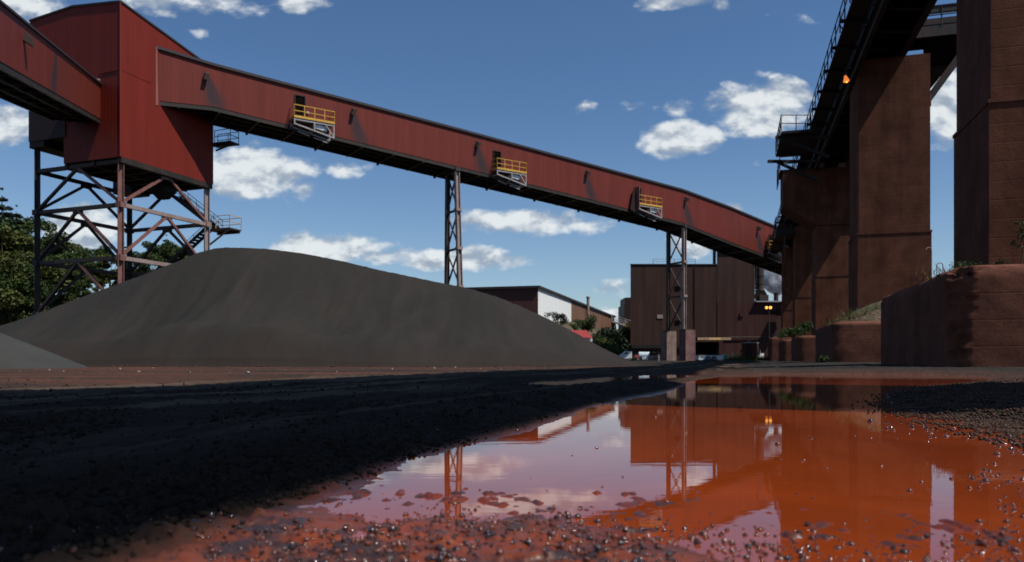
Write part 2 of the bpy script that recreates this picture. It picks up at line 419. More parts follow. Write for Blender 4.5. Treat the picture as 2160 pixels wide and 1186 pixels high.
# ------------------------------------------------------------------ pellets and gravel (uncountable: stuff)
def ico(sub):
    import bmesh
    bm = bmesh.new(); bmesh.ops.create_icosphere(bm, subdivisions=sub, radius=1)
    v = np.array([x.co[:] for x in bm.verts]); f = np.array([[q.index for q in x.verts] for x in bm.faces]); bm.free(); return v, f
def scatter(name, XY, R, sub, mat, label, cat, jit=.0, sink=.2, flat=(.8, 1.0), smooth=True, wetsit=False):
    v0, f0 = ico(sub); n = len(XY); z, d, *_ = ground_fields(XY[:, 0], XY[:, 1])
    if wetsit: z = np.maximum(z, -R*.35)
    a = rng.uniform(0, 2*np.pi, n); sc = R[:, None]*rng.uniform(flat[0], flat[1], (n, 3))
    k = len(v0); P = np.repeat(v0[None], n, 0)*(1+rng.normal(0, jit, (n, k, 1)) if jit else 1)*sc[:, None, :]
    ca, sa = np.cos(a)[:, None], np.sin(a)[:, None]
    x = P[..., 0]*ca-P[..., 1]*sa; y = P[..., 0]*sa+P[..., 1]*ca
    P = np.stack([x+XY[:, :1], y+XY[:, 1:2], P[..., 2]+(z+R*(1-2*sink))[:, None]], -1).reshape(-1, 3)
    Fc = (f0[None]+(np.arange(n)*k)[:, None, None]).reshape(-1, 3)
    o = np_mesh(name, P, Fc, mat, smooth); return tag(o, label, cat, kind='stuff')
def mat_pellet(name, c1, c2, rough, spec=.5):
    m, g, b = newmat(name); p = g.pos(); n = g.add(g.mul(g.noise(p, 60, 2), .5), g.mul(g.noise(p, 9, 3), .5)); n2 = g.noise(p, 500, 2)
    g.put(b.inputs['Base Color'], g.mix(g.ss(n, .42, .60), c1, c2)); b.inputs['Roughness'].default_value = rough
    b.inputs['Specular IOR Level'].default_value = spec
    g.put(b.inputs['Normal'], g.bump(n2, .4, .002)); return m
M_pel = mat_pellet('wet_pellet', (.022, .012, .010), (.13, .030, .011), .14, .7)
M_pelg = mat_pellet('grey_pellet', (.032, .017, .010), (.066, .037, .024), .55, .1)
M_chunk = mat_pellet('black_ore_crumbs', (.018, .013, .0095), (.036, .026, .019), .95, .03)
def samp(n, x0, x1, y0, y1, dens=None, s=0):
    x = rng.uniform(x0, x1, n); y = rng.uniform(y0, y1, n); D = CH*F/(y-HY); X = (x-CX)/F*D
    if dens is not None:
        keep = rng.uniform(0, 1, n) < dens(x, y, X, D); X, D = X[keep], D[keep]
    return np.stack([X, D], 1)
def fore(x, y, X, D):
    line = np.interp(x, [380, 700, 800, 1000, 1180, 1330, 1500, 1650, 2160], [1130, 1062, 1075, 1085, 1075, 1115, 1140, 1170, 1200])
    a = sstep(-45, 25, y-line)*(.08+.92*sstep(.40, .62, fbm(X*9, D*8, 3, 51)))
    return np.clip(a, 0, 1)*(.10+.90*sstep(330, 620, x))
def spill(x, y, X, D):
    cl = sstep(.52, .72, fbm(X*5, D*4.2, 3, 61)); dr = sstep(1850, 2160, x)*.55+.1
    low = np.exp(-((y-1118-(x-1400)*.0)/38)**2)*sstep(1250, 1400, x)*sstep(1950, 1800, x)
    mid = np.exp(-((y-1050)/34)**2)*sstep(1150, 1450, x)*sstep(1900, 1650, x)*.5
    up = np.exp(-((y-(905+(x-1800)*.07))/20)**2)*sstep(1750, 1980, x)*.6
    return np.clip(cl*(.25+dr)*sstep(900, 960, y)*sstep(1500, 1900, x)+low*.6*cl+mid*cl+up*(.35+cl)+.4*sstep(2040, 2140, x)*sstep(1180, 980, y)*(.3+cl)+.012, 0, 1)
XY = np.vstack([samp(11500, -60, 2260, 1000, 1330, fore), samp(5200, 900, 2260, 880, 1240, spill)])
R = np.clip(rng.lognormal(-6.12, .42, len(XY)), .0011, .0065)*np.interp(XY[:, 1], [1, 1.4, 2.2, 3], [1, 1.25, 1.9, 2.3])
scatter('pellets', XY, R, 2, M_pel, 'wet dark iron ore pellets scattered along the near edge of the puddle', 'pellets', jit=.07, sink=.36, flat=(.7, 1.15), wetsit=True)
def bankd(x, y, X, D):
    z, d, *_ = ground_fields(X, D)
    edge = sstep(-.30, .06, d)*(.25+.75*sstep(.35, .6, fbm(X*6, D*3, 3, 71)))
    return edge*sstep(1780, 1980, x+ (y-850)*.5)
XY = samp(30000, 1760, 2300, 808, 960, bankd)
R = rng.uniform(.0045, .0085, len(XY))
scatter('pellet_bank', XY, R, 1, M_pelg, 'grey ore pellets heaped on the bank right of the puddle', 'pellets', jit=.05, sink=.2, wetsit=True)
def blackd(x, y, X, D):
    z, d, Xp_, *_ = ground_fields(X, D)
    rut = sstep(.40, .60, fbm(Xp_*3.2, D*.15, 3, 84)); cl = sstep(.42, .62, fbm(X*7+D*.4, D*2.5, 4, 81))*(.15+.85*rut); near = sstep(.5, .05, d)
    return np.clip((.05+.95*np.maximum(cl, near*.8)), 0, 1)*(d > .0)*sstep(30, -50, x-np.interp(y, [900, 1000, 1100, 1186, 1330], [1700, 850, 560, 330, 0])+(fbm(X*12, D*12, 2, 4)-.5)*120)
XY = samp(42000, -160, 1500, 812, 1330, blackd)
XY = XY[(XY[:, 0]-.2875*XY[:, 1]) < -.74+rng.normal(0, .03, len(XY))]
R = np.clip(rng.lognormal(-5.75, .45, len(XY)), .0015, .009)*np.interp(XY[:, 1], [.6, 2, 6], [1, 1.2, 2.0])
scatter('black_gravel', XY, R, 1, M_chunk, 'crumbly black ore gravel covering the haul road left of the puddle', 'gravel', jit=.22, sink=.35, flat=(.55, 1.1), smooth=False)
# pale stray stones by the foot of the pile
XY = np.stack([rng.uniform(-13, 2, 60), rng.uniform(10, 26, 60)], 1); XY = XY[(XY[:, 0]-.2875*XY[:, 1]) < -5.0]
scatter('stray_stones', XY, rng.uniform(.006, .018, len(XY))*rng.choice([.6, 1, 2.2], len(XY)), 1, mat_pellet('pale_stone', (.12, .09, .08), (.30, .27, .25), .8), 'small pale stones strewn before the ore stockpile', 'stones', jit=.12, smooth=False)

# ================================================================== STOCKPILES
mp, g, b = newmat('grey_ore_fines'); p = g.pos(); x, y_, z_ = g.sep(p)
n1 = g.noise(g.v('MULTIPLY', p, (.42, .10, .10)), 1.0, 5, .6, dist=.9); n2 = g.noise(p, .55, 5, .6); n3 = g.noise(p, 26, 3, .7); n4 = g.noise(g.v('MULTIPLY', p, (1.2, .2, .25)), 1.1, 4, .65, dist=1.0)
c = g.mix(g.ss(n1, .35, .66), (.0195, .0190, .0168), (.0265, .0230, .0200))
c = g.mix(g.ss(n4, .48, .66, 0, .55), c, (.021, .0165, .014))
foot = g.ss(g.add(z_, g.mul(g.sub(n2, .5), 3.4)), .05, 1.9, 1, 0)
c = g.mix(g.mul(foot, .38), c, (.028, .017, .0140))
c = g.mix(g.ss(n3, .5, .8, 0, .35), c, (.040, .037, .031))
g.put(b.inputs['Base Color'], c); b.inputs['Roughness'].default_value = .95; b.inputs['Specular IOR Level'].default_value = .15
g.put(b.inputs['Normal'], g.bump(g.add(n3, g.mul(n4, .6)), .45, .05))
M_pile = mp
sil = [(-420, 772), (-200, 735), (-60, 706), (0, 690), (100, 655), (200, 616), (300, 580), (380, 549), (425, 530), (455, 523), (490, 521), (560, 524), (630, 533), (700, 545), (800, 569), (900, 590), (985, 607),
       (1050, 626), (1120, 655), (1200, 694), (1270, 733), (1330, 762), (1385, 776)]
sx = np.array([a for a, _ in sil], float); sy = np.array([b_ for _, b_ in sil], float)
npx, nt_ = 420, 120
pxs = np.linspace(-420, 1385, npx); rD = np.interp(pxs, [-420, 500, 1100, 1385], [46, 46, 48, 56]); fD = np.interp(pxs, [-420, 300, 900, 1200, 1385], [35, 33.5, 33.5, 38, 53])
yy = np.interp(pxs, sx, sy); ker = np.exp(-np.linspace(-2, 2, 13)**2); ker /= ker.sum()
yy = np.convolve(np.pad(yy, 6, mode='edge'), ker, 'valid')
Hh = np.maximum(CH+(HY-yy)/F*rD, .0)
V = []; 
T = np.concatenate([np.linspace(1.03, 0, 90), -np.linspace(0, 1.05, 31)[1:]]); nt_ = len(T)
PX, TT = np.meshgrid(pxs, T, indexing='xy')
RD = np.broadcast_to(rD, PX.shape); FD = np.broadcast_to(fD, PX.shape); HH = np.broadcast_to(Hh, PX.shape)
XR = (PX-CX)/F*RD
Yp = np.where(TT > 0, RD-(RD-FD)*TT, RD-TT*13)
at_ = np.abs(TT)
prof = (1-at_); prof = np.where(prof > 0, prof, prof*.3)
prof = prof-.10*np.sin(np.clip(at_, 0, 1)*np.pi)**2
fold = (fbm(XR*.16+at_*.5, at_*.8+3, 3, 91)-.5)*2.1+(fbm(XR*.5-at_, at_*1.3, 3, 95)-.5)*.7+(fbm(XR*1.6-at_*.7, at_*1.2, 3, 96)-.5)*.28
Zp = HH*prof+fold*np.sin(np.clip(at_, 0, 1)*np.pi)*np.minimum(HH/7, 1)
# slumped fans at the foot
fan = (fbm(XR*.16+7, at_*0+1, 3, 99))*1.5
Zp += fan*np.exp(-((at_-.84)/.11)**2)*np.minimum(HH/5, 1)*.8
Zp = np.where(at_ > .98, np.minimum(Zp, .02)-(at_-.98)*3, Zp)-.02
Zp += (fbm(XR*3, Yp*3, 3, 97)-.5)*.06
idx = np.arange(npx*nt_).reshape(nt_, npx)
Fq = np.stack([idx[:-1, :-1], idx[:-1, 1:], idx[1:, 1:], idx[1:, :-1]], -1).reshape(-1, 4)
tag(np_mesh('stockpile', np.stack([XR.ravel(), Yp.ravel(), Zp.ravel()], 1), Fq, M_pile, True), 'huge grey brown ore stockpile with a rounded crest in front of the red tower', 'stockpile')
tx = rng.uniform(-30, 7, 900); ty = np.interp(tx*F/33.5+CX, [-420, 300, 900, 1200, 1385], [35, 33.5, 33.5, 38, 53])-np.abs(rng.normal(0, .55, 900))
scatter('fallen_lumps', np.stack([tx, ty], 1), np.clip(rng.lognormal(-3.7, .5, 900), .008, .09), 1, M_pelg, 'small dark lumps rolled to the toe of the big stockpile', 'lumps', jit=.15, sink=.25, smooth=False)
# near pale pile cut by the left frame edge
c0 = np.array(at(-235, 24.0)); rr = np.linspace(0, 1.08, 60); th = np.linspace(0, 2*np.pi, 161)[:-1]
R0 = 5.75; Hp = R0*.455
RRg, TH = np.meshgrid(rr, th, indexing='ij')
rad = RRg*R0*(1+.03*(fbm(np.cos(TH)*2+5, np.sin(TH)*2+5, 3, 7)-.5))
Zc = Hp*(1-np.sqrt(RRg**2+.004))+.15*np.clip(1-RRg, 0, 1)*(fbm(TH*5, RRg*2, 3, 17)-.5)*2
X_ = c0[0]+rad*np.cos(TH); Y_ = c0[1]+rad*np.sin(TH); Zc = Zc+(fbm(X_*4, Y_*4, 3, 5)-.5)*.04-.03
idx = np.arange(len(rr)*160).reshape(len(rr), 160); nx2 = np.roll(idx, -1, axis=1)
Fq = np.stack([idx[:-1], idx[1:], nx2[1:], nx2[:-1]], -1).reshape(-1, 4)
mp2, g, b = newmat('pale_ore_fines'); p = g.pos(); n2 = g.noise(p, .8, 5, .6); n3 = g.noise(p, 30, 3, .7)
c = g.mix(g.ss(n2, .35, .65), (.025, .0255, .022), (.032, .032, .028)); c = g.mix(g.ss(n3, .5, .8, 0, .4), c, (.042, .041, .037))
g.put(b.inputs['Base Color'], c); b.inputs['Roughness'].default_value = .95; g.put(b.inputs['Normal'], g.bump(n3, .5, .05))
tag(np_mesh('stockpile', np.stack([X_.ravel(), Y_.ravel(), Zc.ravel()], 1), Fq, mp2, True), 'small pale grey pile cut off by the left edge of the frame', 'stockpile')

# ================================================================== HILLSIDE and EMBANKMENT
def patch_mesh(name, x0, x1, y0, y1, nx_, ny_, zf, mat, label, cat):
    X, Y = np.meshgrid(np.linspace(x0, x1, nx_), np.linspace(y0, y1, ny_), indexing='xy'); Z = zf(X, Y)
    idx = np.arange(nx_*ny_).reshape(ny_, nx_); Fq = np.stack([idx[:-1, :-1], idx[:-1, 1:], idx[1:, 1:], idx[1:, :-1]], -1).reshape(-1, 4)
    return tag(np_mesh(name, np.stack([X.ravel(), Y.ravel(), Z.ravel()], 1), Fq, mat, True), label, cat, kind='structure')
mh, g, b = newmat('scrubby_hillside_soil'); p = g.pos(); n1 = g.noise(p, .3, 6, .65); n2 = g.noise(p, 2.5, 4, .7)
c = g.mix(g.ss(n1, .42, .6), (.05, .055, .02), (.14, .085, .055)); c = g.mix(g.ss(n2, .45, .7, 0, .7), c, (.02, .025, .012))
g.put(b.inputs['Base Color'], c); b.inputs['Roughness'].default_value = .95; g.put(b.inputs['Normal'], g.bump(g.add(n2, n1), .8, .4))
def hillz(X, Y):
    r = sstep(74, 100, Y)*9.5+sstep(100, 200, Y)*5
    side = sstep(-22, -42, X-(Y-90)*.12)
    return r*side+(fbm(X*.25, Y*.25, 4, 41)-.5)*2.2*side*sstep(74, 84, Y)-.3
patch_mesh('hillside', -230, -10, 72, 240, 120, 90, hillz, mh, 'scrubby wooded hillside behind the tower', 'hillside')
def embz(X, Y):
    r = sstep(98, 116, Y+(X+8)*.15)*6.6
    side = sstep(12.5, 7.5, X-(Y-110)*.2875)
    return r*side+(fbm(X*.4, Y*.4, 4, 43)-.5)*.9*side*sstep(98, 104, Y)-.3
patch_mesh('embankment', -60, 55, 94, 260, 130, 100, embz, mh, 'grassy embankment under the long shed', 'embankment')

# ================================================================== VEGETATION
def leaves(cent, rad, n, size, seed, squash=.8, shell=.0):
    r = np.random.default_rng(seed); V = []; 
    k = len(cent); w = np.array(rad)**2; w = w/w.sum(); ci = r.choice(k, n, p=w)
    d = r.normal(0, 1, (n, 3)); d /= np.linalg.norm(d, axis=1)[:, None]
    q = r.uniform(shell, 1, n)**.5
    c = np.array(cent)[ci]+d*(np.array(rad)[ci]*q)[:, None]*np.array([1, 1, squash])
    a = r.normal(0, 1, (n, 3)); a /= np.linalg.norm(a, axis=1)[:, None]; b_ = np.cross(a, r.normal(0, 1, (n, 3))); b_ /= np.linalg.norm(b_, axis=1)[:, None]
    s = size*r.uniform(.6, 1.4, n)[:, None]
    P = np.stack([c-a*s-b_*s*.5, c+a*s*.2-b_*s*.8, c+a*s+b_*s*.3, c-a*s*.2+b_*s*.8], 1).reshape(-1, 3)
    return P, np.arange(4*n).reshape(n, 4)
def tree_proto(kind, seed):
    r = random.Random(seed); tr = MB()
    if kind == 'spruce':
        H = 9; tr.tube((0, 0, -.5), (0, 0, H*.95), .16, .03, 8); cent = []; rad = []
        for i in range(15):
            z = 1.2+i*(H-1.4)/15; R_ = (1-(z/H))*2.4+.2; m = max(3, int(9*(1-z/H))+3)
            for j in range(m):
                a = j*6.283/m+i*.7+r.uniform(-.3, .3); q = R_*r.uniform(.45, 1)
                cent.append((math.cos(a)*q, math.sin(a)*q, z-.25*q)); rad.append(.28+.34*(1-z/H))
                if j % 3 == 0: tr.tube((0, 0, z), (math.cos(a)*q, math.sin(a)*q, z-.2*q), .035, .012, 5)
        cent.append((0, 0, H)); rad.append(.14)
        P, Fc = leaves(cent, rad, 15000, .085, seed, .4)
    else:
        H = 8; tr.tube((0, 0, -.5), (r.uniform(-.2, .2), 0, H*.45), .2, .13, 8); cent = []; rad = []
        for i in range(26):
            a = r.uniform(0, 6.283); z = r.uniform(.28, .95)*H; R_ = 2.7*math.sin(min(1, (z/H)*.85+.1)*math.pi)**.7+.3; q = R_*r.uniform(.2, 1)
            e = (math.cos(a)*q, math.sin(a)*q, z); cent.append(e); rad.append(r.uniform(.5, 1.05))
            if i % 2 == 0: tr.tube((0, 0, H*r.uniform(.25, .45)), e, .07, .02, 5)
        P, Fc = leaves(cent, rad, 13000, .085, seed, .75, .15)
    return tr, P, Fc
PROTO = {}
def tree(kind, seed, x, y, z, sc, leafmat, label, name=None, group=None, w=1.0):
    key = (kind, seed, leafmat.name); first = key not in PROTO
    root = thing(name or {'spruce': 'spruce_tree', 'broad': 'broadleaf_tree'}[kind], label, 'tree', (x, y, z), group)
    root.scale = (sc*w, sc*w, sc); root.rotation_euler.z = random.uniform(0, 6.28)
    if first:
        tr, P, Fc = tree_proto(kind, seed)
        t = tr.build('trunk', M_bark, None); c = np_mesh('crown', P, Fc, leafmat, False)
        PROTO[key] = (t, c)
    else:
        t, c = [o.copy() for o in PROTO[key]]
        for o in (t, c): COL.objects.link(o)
    t.parent = root; c.parent = root; return root
TG = 'trees on the hillside behind the tower'
hill_trees = [  # px, top y, D, kind
    (-40, 400, 92, 'spruce'), (4, 392, 90, 'spruce'), (34, 428, 88, 'spruce'), (52, 452, 94, 'broad'), (12, 470, 84, 'broad'), (80, 478, 90, 'broad'),
    (104, 500, 96, 'broad'), (128, 520, 92, 'broad'), (60, 545, 84, 'broad'), (20, 560, 80, 'broad'), (150, 508, 105, 'broad'), (176, 525, 98, 'broad'), (205, 516, 104, 'broad'),
    (232, 532, 100, 'broad'), (262, 508, 106, 'spruce'), (290, 530, 100, 'broad'), (322, 522, 104, 'broad'), (352, 492, 104, 'spruce'), (338, 505, 98, 'broad'), (376, 512, 106, 'broad'), (400, 520, 108, 'broad'),
    (-70, 450, 84, 'broad'), (-20, 520, 80, 'broad'), (130, 560, 88, 'broad'), (180, 575, 92, 'broad')]
tl = {'spruce': ['dark pointed spruce', 'dark narrow spruce', 'tallest dark spruce'], 'broad': ['bushy green tree', 'yellow green leafy tree', 'dense green tree']}
def where_(px, ty):
    if px < 0: return 'beyond the left frame edge'
    if px < 30: return 'at the left frame edge, %s' % ('high' if ty < 480 else 'low')
    if px < 88: return 'just left of the outer tower leg, %s' % ('high on the hill' if ty < 500 else 'low on the slope')
    if px < 250: return 'between the outer and corner tower legs'
    if px < 280: return 'right behind the corner tower leg'
    return 'behind the tower stairs'
used = {}
for i, (px, ty, D, k) in enumerate(hill_trees):
    x, y = at(px, D); gz = float(hillz(np.array([x]), np.array([y]))[0]); top = zt(ty, D); h = max(3.0, top-gz)
    lm = M_leafD if k == 'spruce' else (M_leafG, M_leafY, M_leafG)[i % 3]
    base_h = 9.1 if k == 'spruce' else 8.0
    nm = (tl['spruce'][i % 3] if k == 'spruce' else ('yellow green tree' if lm is M_leafY else 'green tree'))
    lab = nm+' '+where_(px, ty)
    used[lab] = used.get(lab, 0)+1
    ordn = ['', ', second from left', ', third from left', ', fourth from left', ', fifth from left', ', sixth', ', last from left']
    tree(k, 100+(i % 3), x, y, gz-.2, h/base_h, lm, lab+ordn[used[lab]-1], group=TG, w=(.85 if k == 'spruce' else 1.15))
def shrub(px, D, z, r, n, mat, label, name='shrub', size=.09, hgt=1.0, group=None, cat='shrub', stems=5):
    x, y = at(px, D); root = thing(name, label, cat, (x, y, z), group); rr_ = random.Random(int(px*7+D))
    cent = [(rr_.uniform(-.6, .6)*r, rr_.uniform(-.6, .6)*r, rr_.uniform(.3, 1.0)*r*hgt) for _ in range(9)]
    P, Fc = leaves(cent, [r*.5]*9, int(n*1.5), size*.8, int(px+D*3), .8)
    np_mesh('foliage', P, Fc, mat, False, root)
    st = MB()
    for e in cent[:stems]: st.tube((0, 0, -.2), e, .02*r+.01, .008, 5)
    o = st.build('stem', M_bark); o.parent = root
    return root
shrub(1180, 108, zt(688, 108), 1.25, 1100, M_leafD, 'dark leafy sapling in front of the white shed wall', 'sapling', .09, 1.3)
shrub(1156, 108, zt(676, 108), .85, 120, M_leafD, 'thin sparse sapling left of the dark one before the white wall', 'sapling', .09, 1.4)
shrub(1230, 118, zt(702, 118), 2.1, 2600, M_leafG, 'round green bush at the rusty shed wall below the pipe', 'bush', .12, 1.1)
shrub(1208, 112, zt(700, 112), 1.0, 900, M_leafG, 'low green bush left of the round one at the foot of the shed', 'bush')
for i, (px, py, D, r) in enumerate([(1257, 716, 108, 1.5), (1272, 726, 106, 1.6), (1290, 738, 104, 1.5), (1247, 724, 100, 1.1)]):
    shrub(px, D, zt(py+14, D), r, 1500, (M_leafG, M_leafY)[i % 2], ['green bush directly right of the small red roof', 'olive bush halfway down the bank below the shed end', 'lowest green bush on the bank beside the white van', 'olive bush under the gable of the small red roof'][i], 'bush', .1, .8, 'bushes on the bank below the shed')
for i, (px, D, r) in enumerate([(1270, 122, 3.3), (1296, 124, 3.4), (1322, 125, 3.4), (1345, 127, 3.2)]):
    shrub(px, D, zt(764, D), r, 5200, M_leafD, ['dark bush just right of the olive bushes under the shed end', 'dark bush under the pipe bridge behind the white van', 'dark bush against the left edge of the mill', 'dark bush mostly hidden behind the mill corner'][i], 'bush', .2, 1.35, 'dark bushes left of the mill')

# ================================================================== TRANSFER TOWER
TU = Vector((.357, .934, 0)).normalized(); TL = Vector((-.934, .357, 0)).normalized()
C0 = Vector((*at(254, 58), 0)); LEN = 9.8
tower = thing('transfer_tower', 'tall red clad conveyor transfer tower on a braced steel frame behind the stockpile', 'tower', (C0.x, C0.y, 0))
def tp(a, b_, z): return C0+TL*a+TU*b_+Vector((0, 0, z))        # a: along front face to the left, b: along right face away
zb, zb2, ztop = 16.0, 18.4, 27.85
w = MB()
# walls as one shell; the front face has its lower left part cut away; the roof falls at its left and its rear side
A_, B_ = LEN, LEN
zl = zt(42, 61.3); zr = 26.2
ridge_a = 5.0
top = [(0, 0, ztop), (ridge_a, 0, ztop+.3), (A_, 0, zl-.2)]
front = [tp(0, 0, zb), tp(6.0, 0, zb), tp(6.0, 0, zb2), tp(A_, 0, zb2), tp(A_, 0, zl), tp(ridge_a, 0, ztop+.45), tp(0, 0, ztop)]
w.quad(*front[::-1])
w.quad(tp(0, 0, zb), tp(0, 0, ztop), tp(0, B_, zr), tp(0, B_, zb))
w.quad(tp(0, B_, zb), tp(0, B_, zr), tp(ridge_a, B_, zr+.4), tp(A_, B_, zl-2.2), tp(A_, B_, zb2), tp(6, B_, zb2), tp(6, B_, zb))
w.quad(tp(A_, 0, zb2), tp(A_, B_, zb2), tp(A_, B_, zl-2.2), tp(A_, 0, zl))
w.quad(tp(6, 0, zb), tp(6, B_, zb), tp(6, B_, zb2), tp(6, 0, zb2))
w.build('cladding', M_tower, tower)
r = MB()
r.quad(tp(0, 0, ztop), tp(ridge_a, 0, ztop+.45), tp(ridge_a, B_, zr+.4), tp(0, B_, zr)); r.quad(tp(ridge_a, 0, ztop+.45), tp(A_, 0, zl), tp(A_, B_, zl-2.2), tp(ridge_a, B_, zr+.4))
r.build('roof', M_trim, tower)
t = MB()
for a, b_ in (((0, 0, ztop), (0, B_, zr)), ((0, 0, ztop), (ridge_a, 0, ztop+.45)), ((ridge_a, 0, ztop+.45), (A_, 0, zl))):
    t.beam(tp(*a), tp(*b_), .16, .14)
t.build('roof_trim', M_trim, tower)
t = MB(); t.beam(tp(.01, -.02, 23.0-.35), tp(-.0, 2.9, 22.75-.35+.2), .05, .06); t.beam(tp(0, -.02, 22.65), tp(2.2, -.02, 22.6), .05, .06); t.beam(tp(-.01, -.01, zb), tp(-.01, -.01, ztop-.1), .09)
t.build('corner_flashing', M_tower, tower)
f = MB(); f.fbox(tp(.1, .1, 0), TL, TU, 5.8, B_-.2, zb-.03, zb+.1); f.fbox(tp(6.1, .1, 0), TL, TU, 3.6, B_-.2, zb2-.03, zb2+.1)
for k in range(7): f.beam(tp(.2, .5+k*1.45, zb-.2), tp(5.9, .5+k*1.45, zb-.2), .22, .35)
for a in (.12, 3, 5.9): f.beam(tp(a, .1, zb-.22), tp(a, B_-.1, zb-.22), .25, .42)
f.build('floor_frame', M_under, tower)
# small lower box on the left side, dark box above it added as the gallery's shadow, hoppers under the floor
bx = MB(); bx.fbox(tp(5.75, -.07, 0), TL, TU, 4.1, 3.0, 18.1, 20.6); bx.fbox(tp(8.2, .0, 0), TL, TU, 1.65, 3.0, 17.6, 18.1-.003); bx.build('side_box_and_shade', M_clad_d, tower)
hp = MB(); hp.fbox(tp(1.9, 6.0, 0), TL, TU, 1.5, 1.5, 14.9, zb-.45)
c = [tp(1.9, 6.0, 14.9), tp(3.4, 6.0, 14.9), tp(3.4, 7.5, 14.9), tp(1.9, 7.5, 14.9)]; d_ = [tp(2.3, 6.4, 14.3), tp(3.0, 6.4, 14.3), tp(3.0, 7.1, 14.3), tp(2.3, 7.1, 14.3)]
for i in range(4): hp.quad(c[i], c[(i+1) % 4], d_[(i+1) % 4], d_[i])
hp.build('hopper', M_steelK, tower)
hp = MB(); hp.fbox(tp(6.3, 6.8, 0), TL, TU, 2.2, 2.0, 15.2, zb2-.2); hp.build('hopper', M_steelK, tower)
legs = [(.35, .35), (9.4, .35), (.35, 9.4), (9.4, 9.4)]
lm = [M_steelR, M_steelD, M_steelL, M_steelD]
for (a, b_), m in zip(legs, lm):
    q = MB(); q.beam(tp(a, b_, -.3), tp(a, b_, (zb if a < 6 else zb2)-.03), .42, .42, 'H'); 
    for zz_ in (4.1, 8.3, 12.4): q.obox(tp(a, b_, zz_), TL*.27, TU*.27, (0, 0, .22))
    q.build('leg', m, tower)
levels = [0.0, 4.1, 8.3, 12.4, 15.75]
sides = [((.35, .35), (9.4, .35)), ((.35, .35), (.35, 9.4)), ((9.4, .35), (9.4, 9.4)), ((.35, 9.4), (9.4, 9.4))]
for si, (p_, q_) in enumerate(sides):
    mt = [M_steelD, M_steelL, M_steelD, M_steelD][si]
    for li, z in enumerate(levels[1:]):
        q = MB(); q.beam(tp(*p_, z), tp(*q_, z), .26, .30, 'H'); q.build('girder', mt, tower)
        mid = ((p_[0]+q_[0])/2, (p_[1]+q_[1])/2); z0 = levels[li]
        for e in (p_, q_):
            u = MB(); u.beam(tp(*e, z0+.15), tp(*mid, z-.1), .2, .2, 'H'); u.build('brace', [M_steelD, M_steelR, M_steelD, M_steelD][si] if (si or e == q_ ) else M_steelR, tower)
        u = MB(); u.obox(tp(*mid, z-.2), (Vector(tp(*q_, 0))-Vector(tp(*p_, 0))).normalized()*.55, (0, 0, .22), (Vector(tp(*q_, 0))-Vector(tp(*p_, 0))).normalized().cross(Vector((0, 0, 1)))*.03)
        u.build('gusset', mt, tower)
# rails helper
def rails(mb, pts, h=1.1, r_=.025, post=None, mids=(.55,), every=1.3):
    pts = [Vector(p) for p in pts]
    for a, b_ in zip(pts, pts[1:]):
        for z in (h,)+tuple(mids): mb.beam(a+Vector((0, 0, z)), b_+Vector((0, 0, z)), r_*2)
        n = max(1, int(round((b_-a).length/every)))
        for i in range(n+1):
            c = a.lerp(b_, i/n); mb.beam(c, c+Vector((0, 0, h)), r_*2)
def stair(mb, a, b_, side, wd=.8, treads=True):
    a, b_, side = Vector(a), Vector(b_), Vector(side)*wd
    for o in (Vector((0, 0, 0)), side): mb.beam(a+o, b_+o, .07, .26)
    n = max(3, int(abs(b_.z-a.z)/.22))
    for i in range(n+1):
        c = a.lerp(b_, i/n); mb.obox(c+side/2, side/2*.96, (b_-a).normalized()*.13*Vector((1, 1, 0)).length/1.6, (0, 0, .02))
# landings and stairs at the rear right
ld = MB(); ld.fbox(tp(.9, 9.9, 0)+Vector((0, 0, 0)), TL*-1, TU, 2.6, 1.5, 12.0, 12.12)
ld.beam(tp(-1.6, 9.9, 11.9), tp(.3, 9.6, 10.6), .12); ld.beam(tp(-1.6, 11.3, 11.9), tp(.9, 11.3, 11.9), .14, .2)
ld.build('landing', M_steelD, tower)
rl = MB(); rails(rl, [tp(.9, 11.4, 12.1), tp(-1.7, 11.4, 12.1), tp(-1.7, 9.9, 12.1), tp(-.2, 9.9, 12.1)], 1.1); rl.build('railing', M_yel, tower)
s_ = MB(); stair(s_, tp(.4, 10.6, 12.1), tp(5.4, 10.6, 15.6), TU); rails(s_, [tp(.4, 10.6, 12.1), tp(5.4, 10.6, 15.6)], 1.0, .02)
rails(s_, [tp(.4, 11.4, 12.1), tp(5.4, 11.4, 15.6)], 1.0, .02); s_.build('stair', M_steelK, tower)
s_ = MB(); stair(s_, tp(.4, 10.0, 12.0), tp(6.4, 10.0, 8.0), TU*-1); rails(s_, [tp(.4, 10.0, 12.1), tp(6.4, 10.0, 8.0)], 1.0, .02); s_.build('stair', M_steelK, tower)
s_ = MB(); stair(s_, tp(6.4, 10.9, 8.0), tp(.6, 10.9, 4.0), TU*-1); s_.build('stair', M_steelK, tower)
bl = MB(); bl.fbox(tp(.6, 9.85, 0), TL*-1, TU, 2.4, 1.2, 19.6, 19.72); bl.beam(tp(-1.7, 10.4, 19.6), tp(-.2, 9.9, 19.0), .12); bl.beam(tp(-1.7, 10.0, 19.5), tp(.2, 10.0, 19.5), .1, .22); bl.build('balcony', M_steelK, tower)
rl = MB(); rails(rl, [tp(.6, 11.0, 19.7), tp(-1.75, 11.0, 19.7), tp(-1.75, 9.95, 19.7), tp(0, 9.95, 19.7)], 1.1); rl.build('railing', M_steelD, tower)

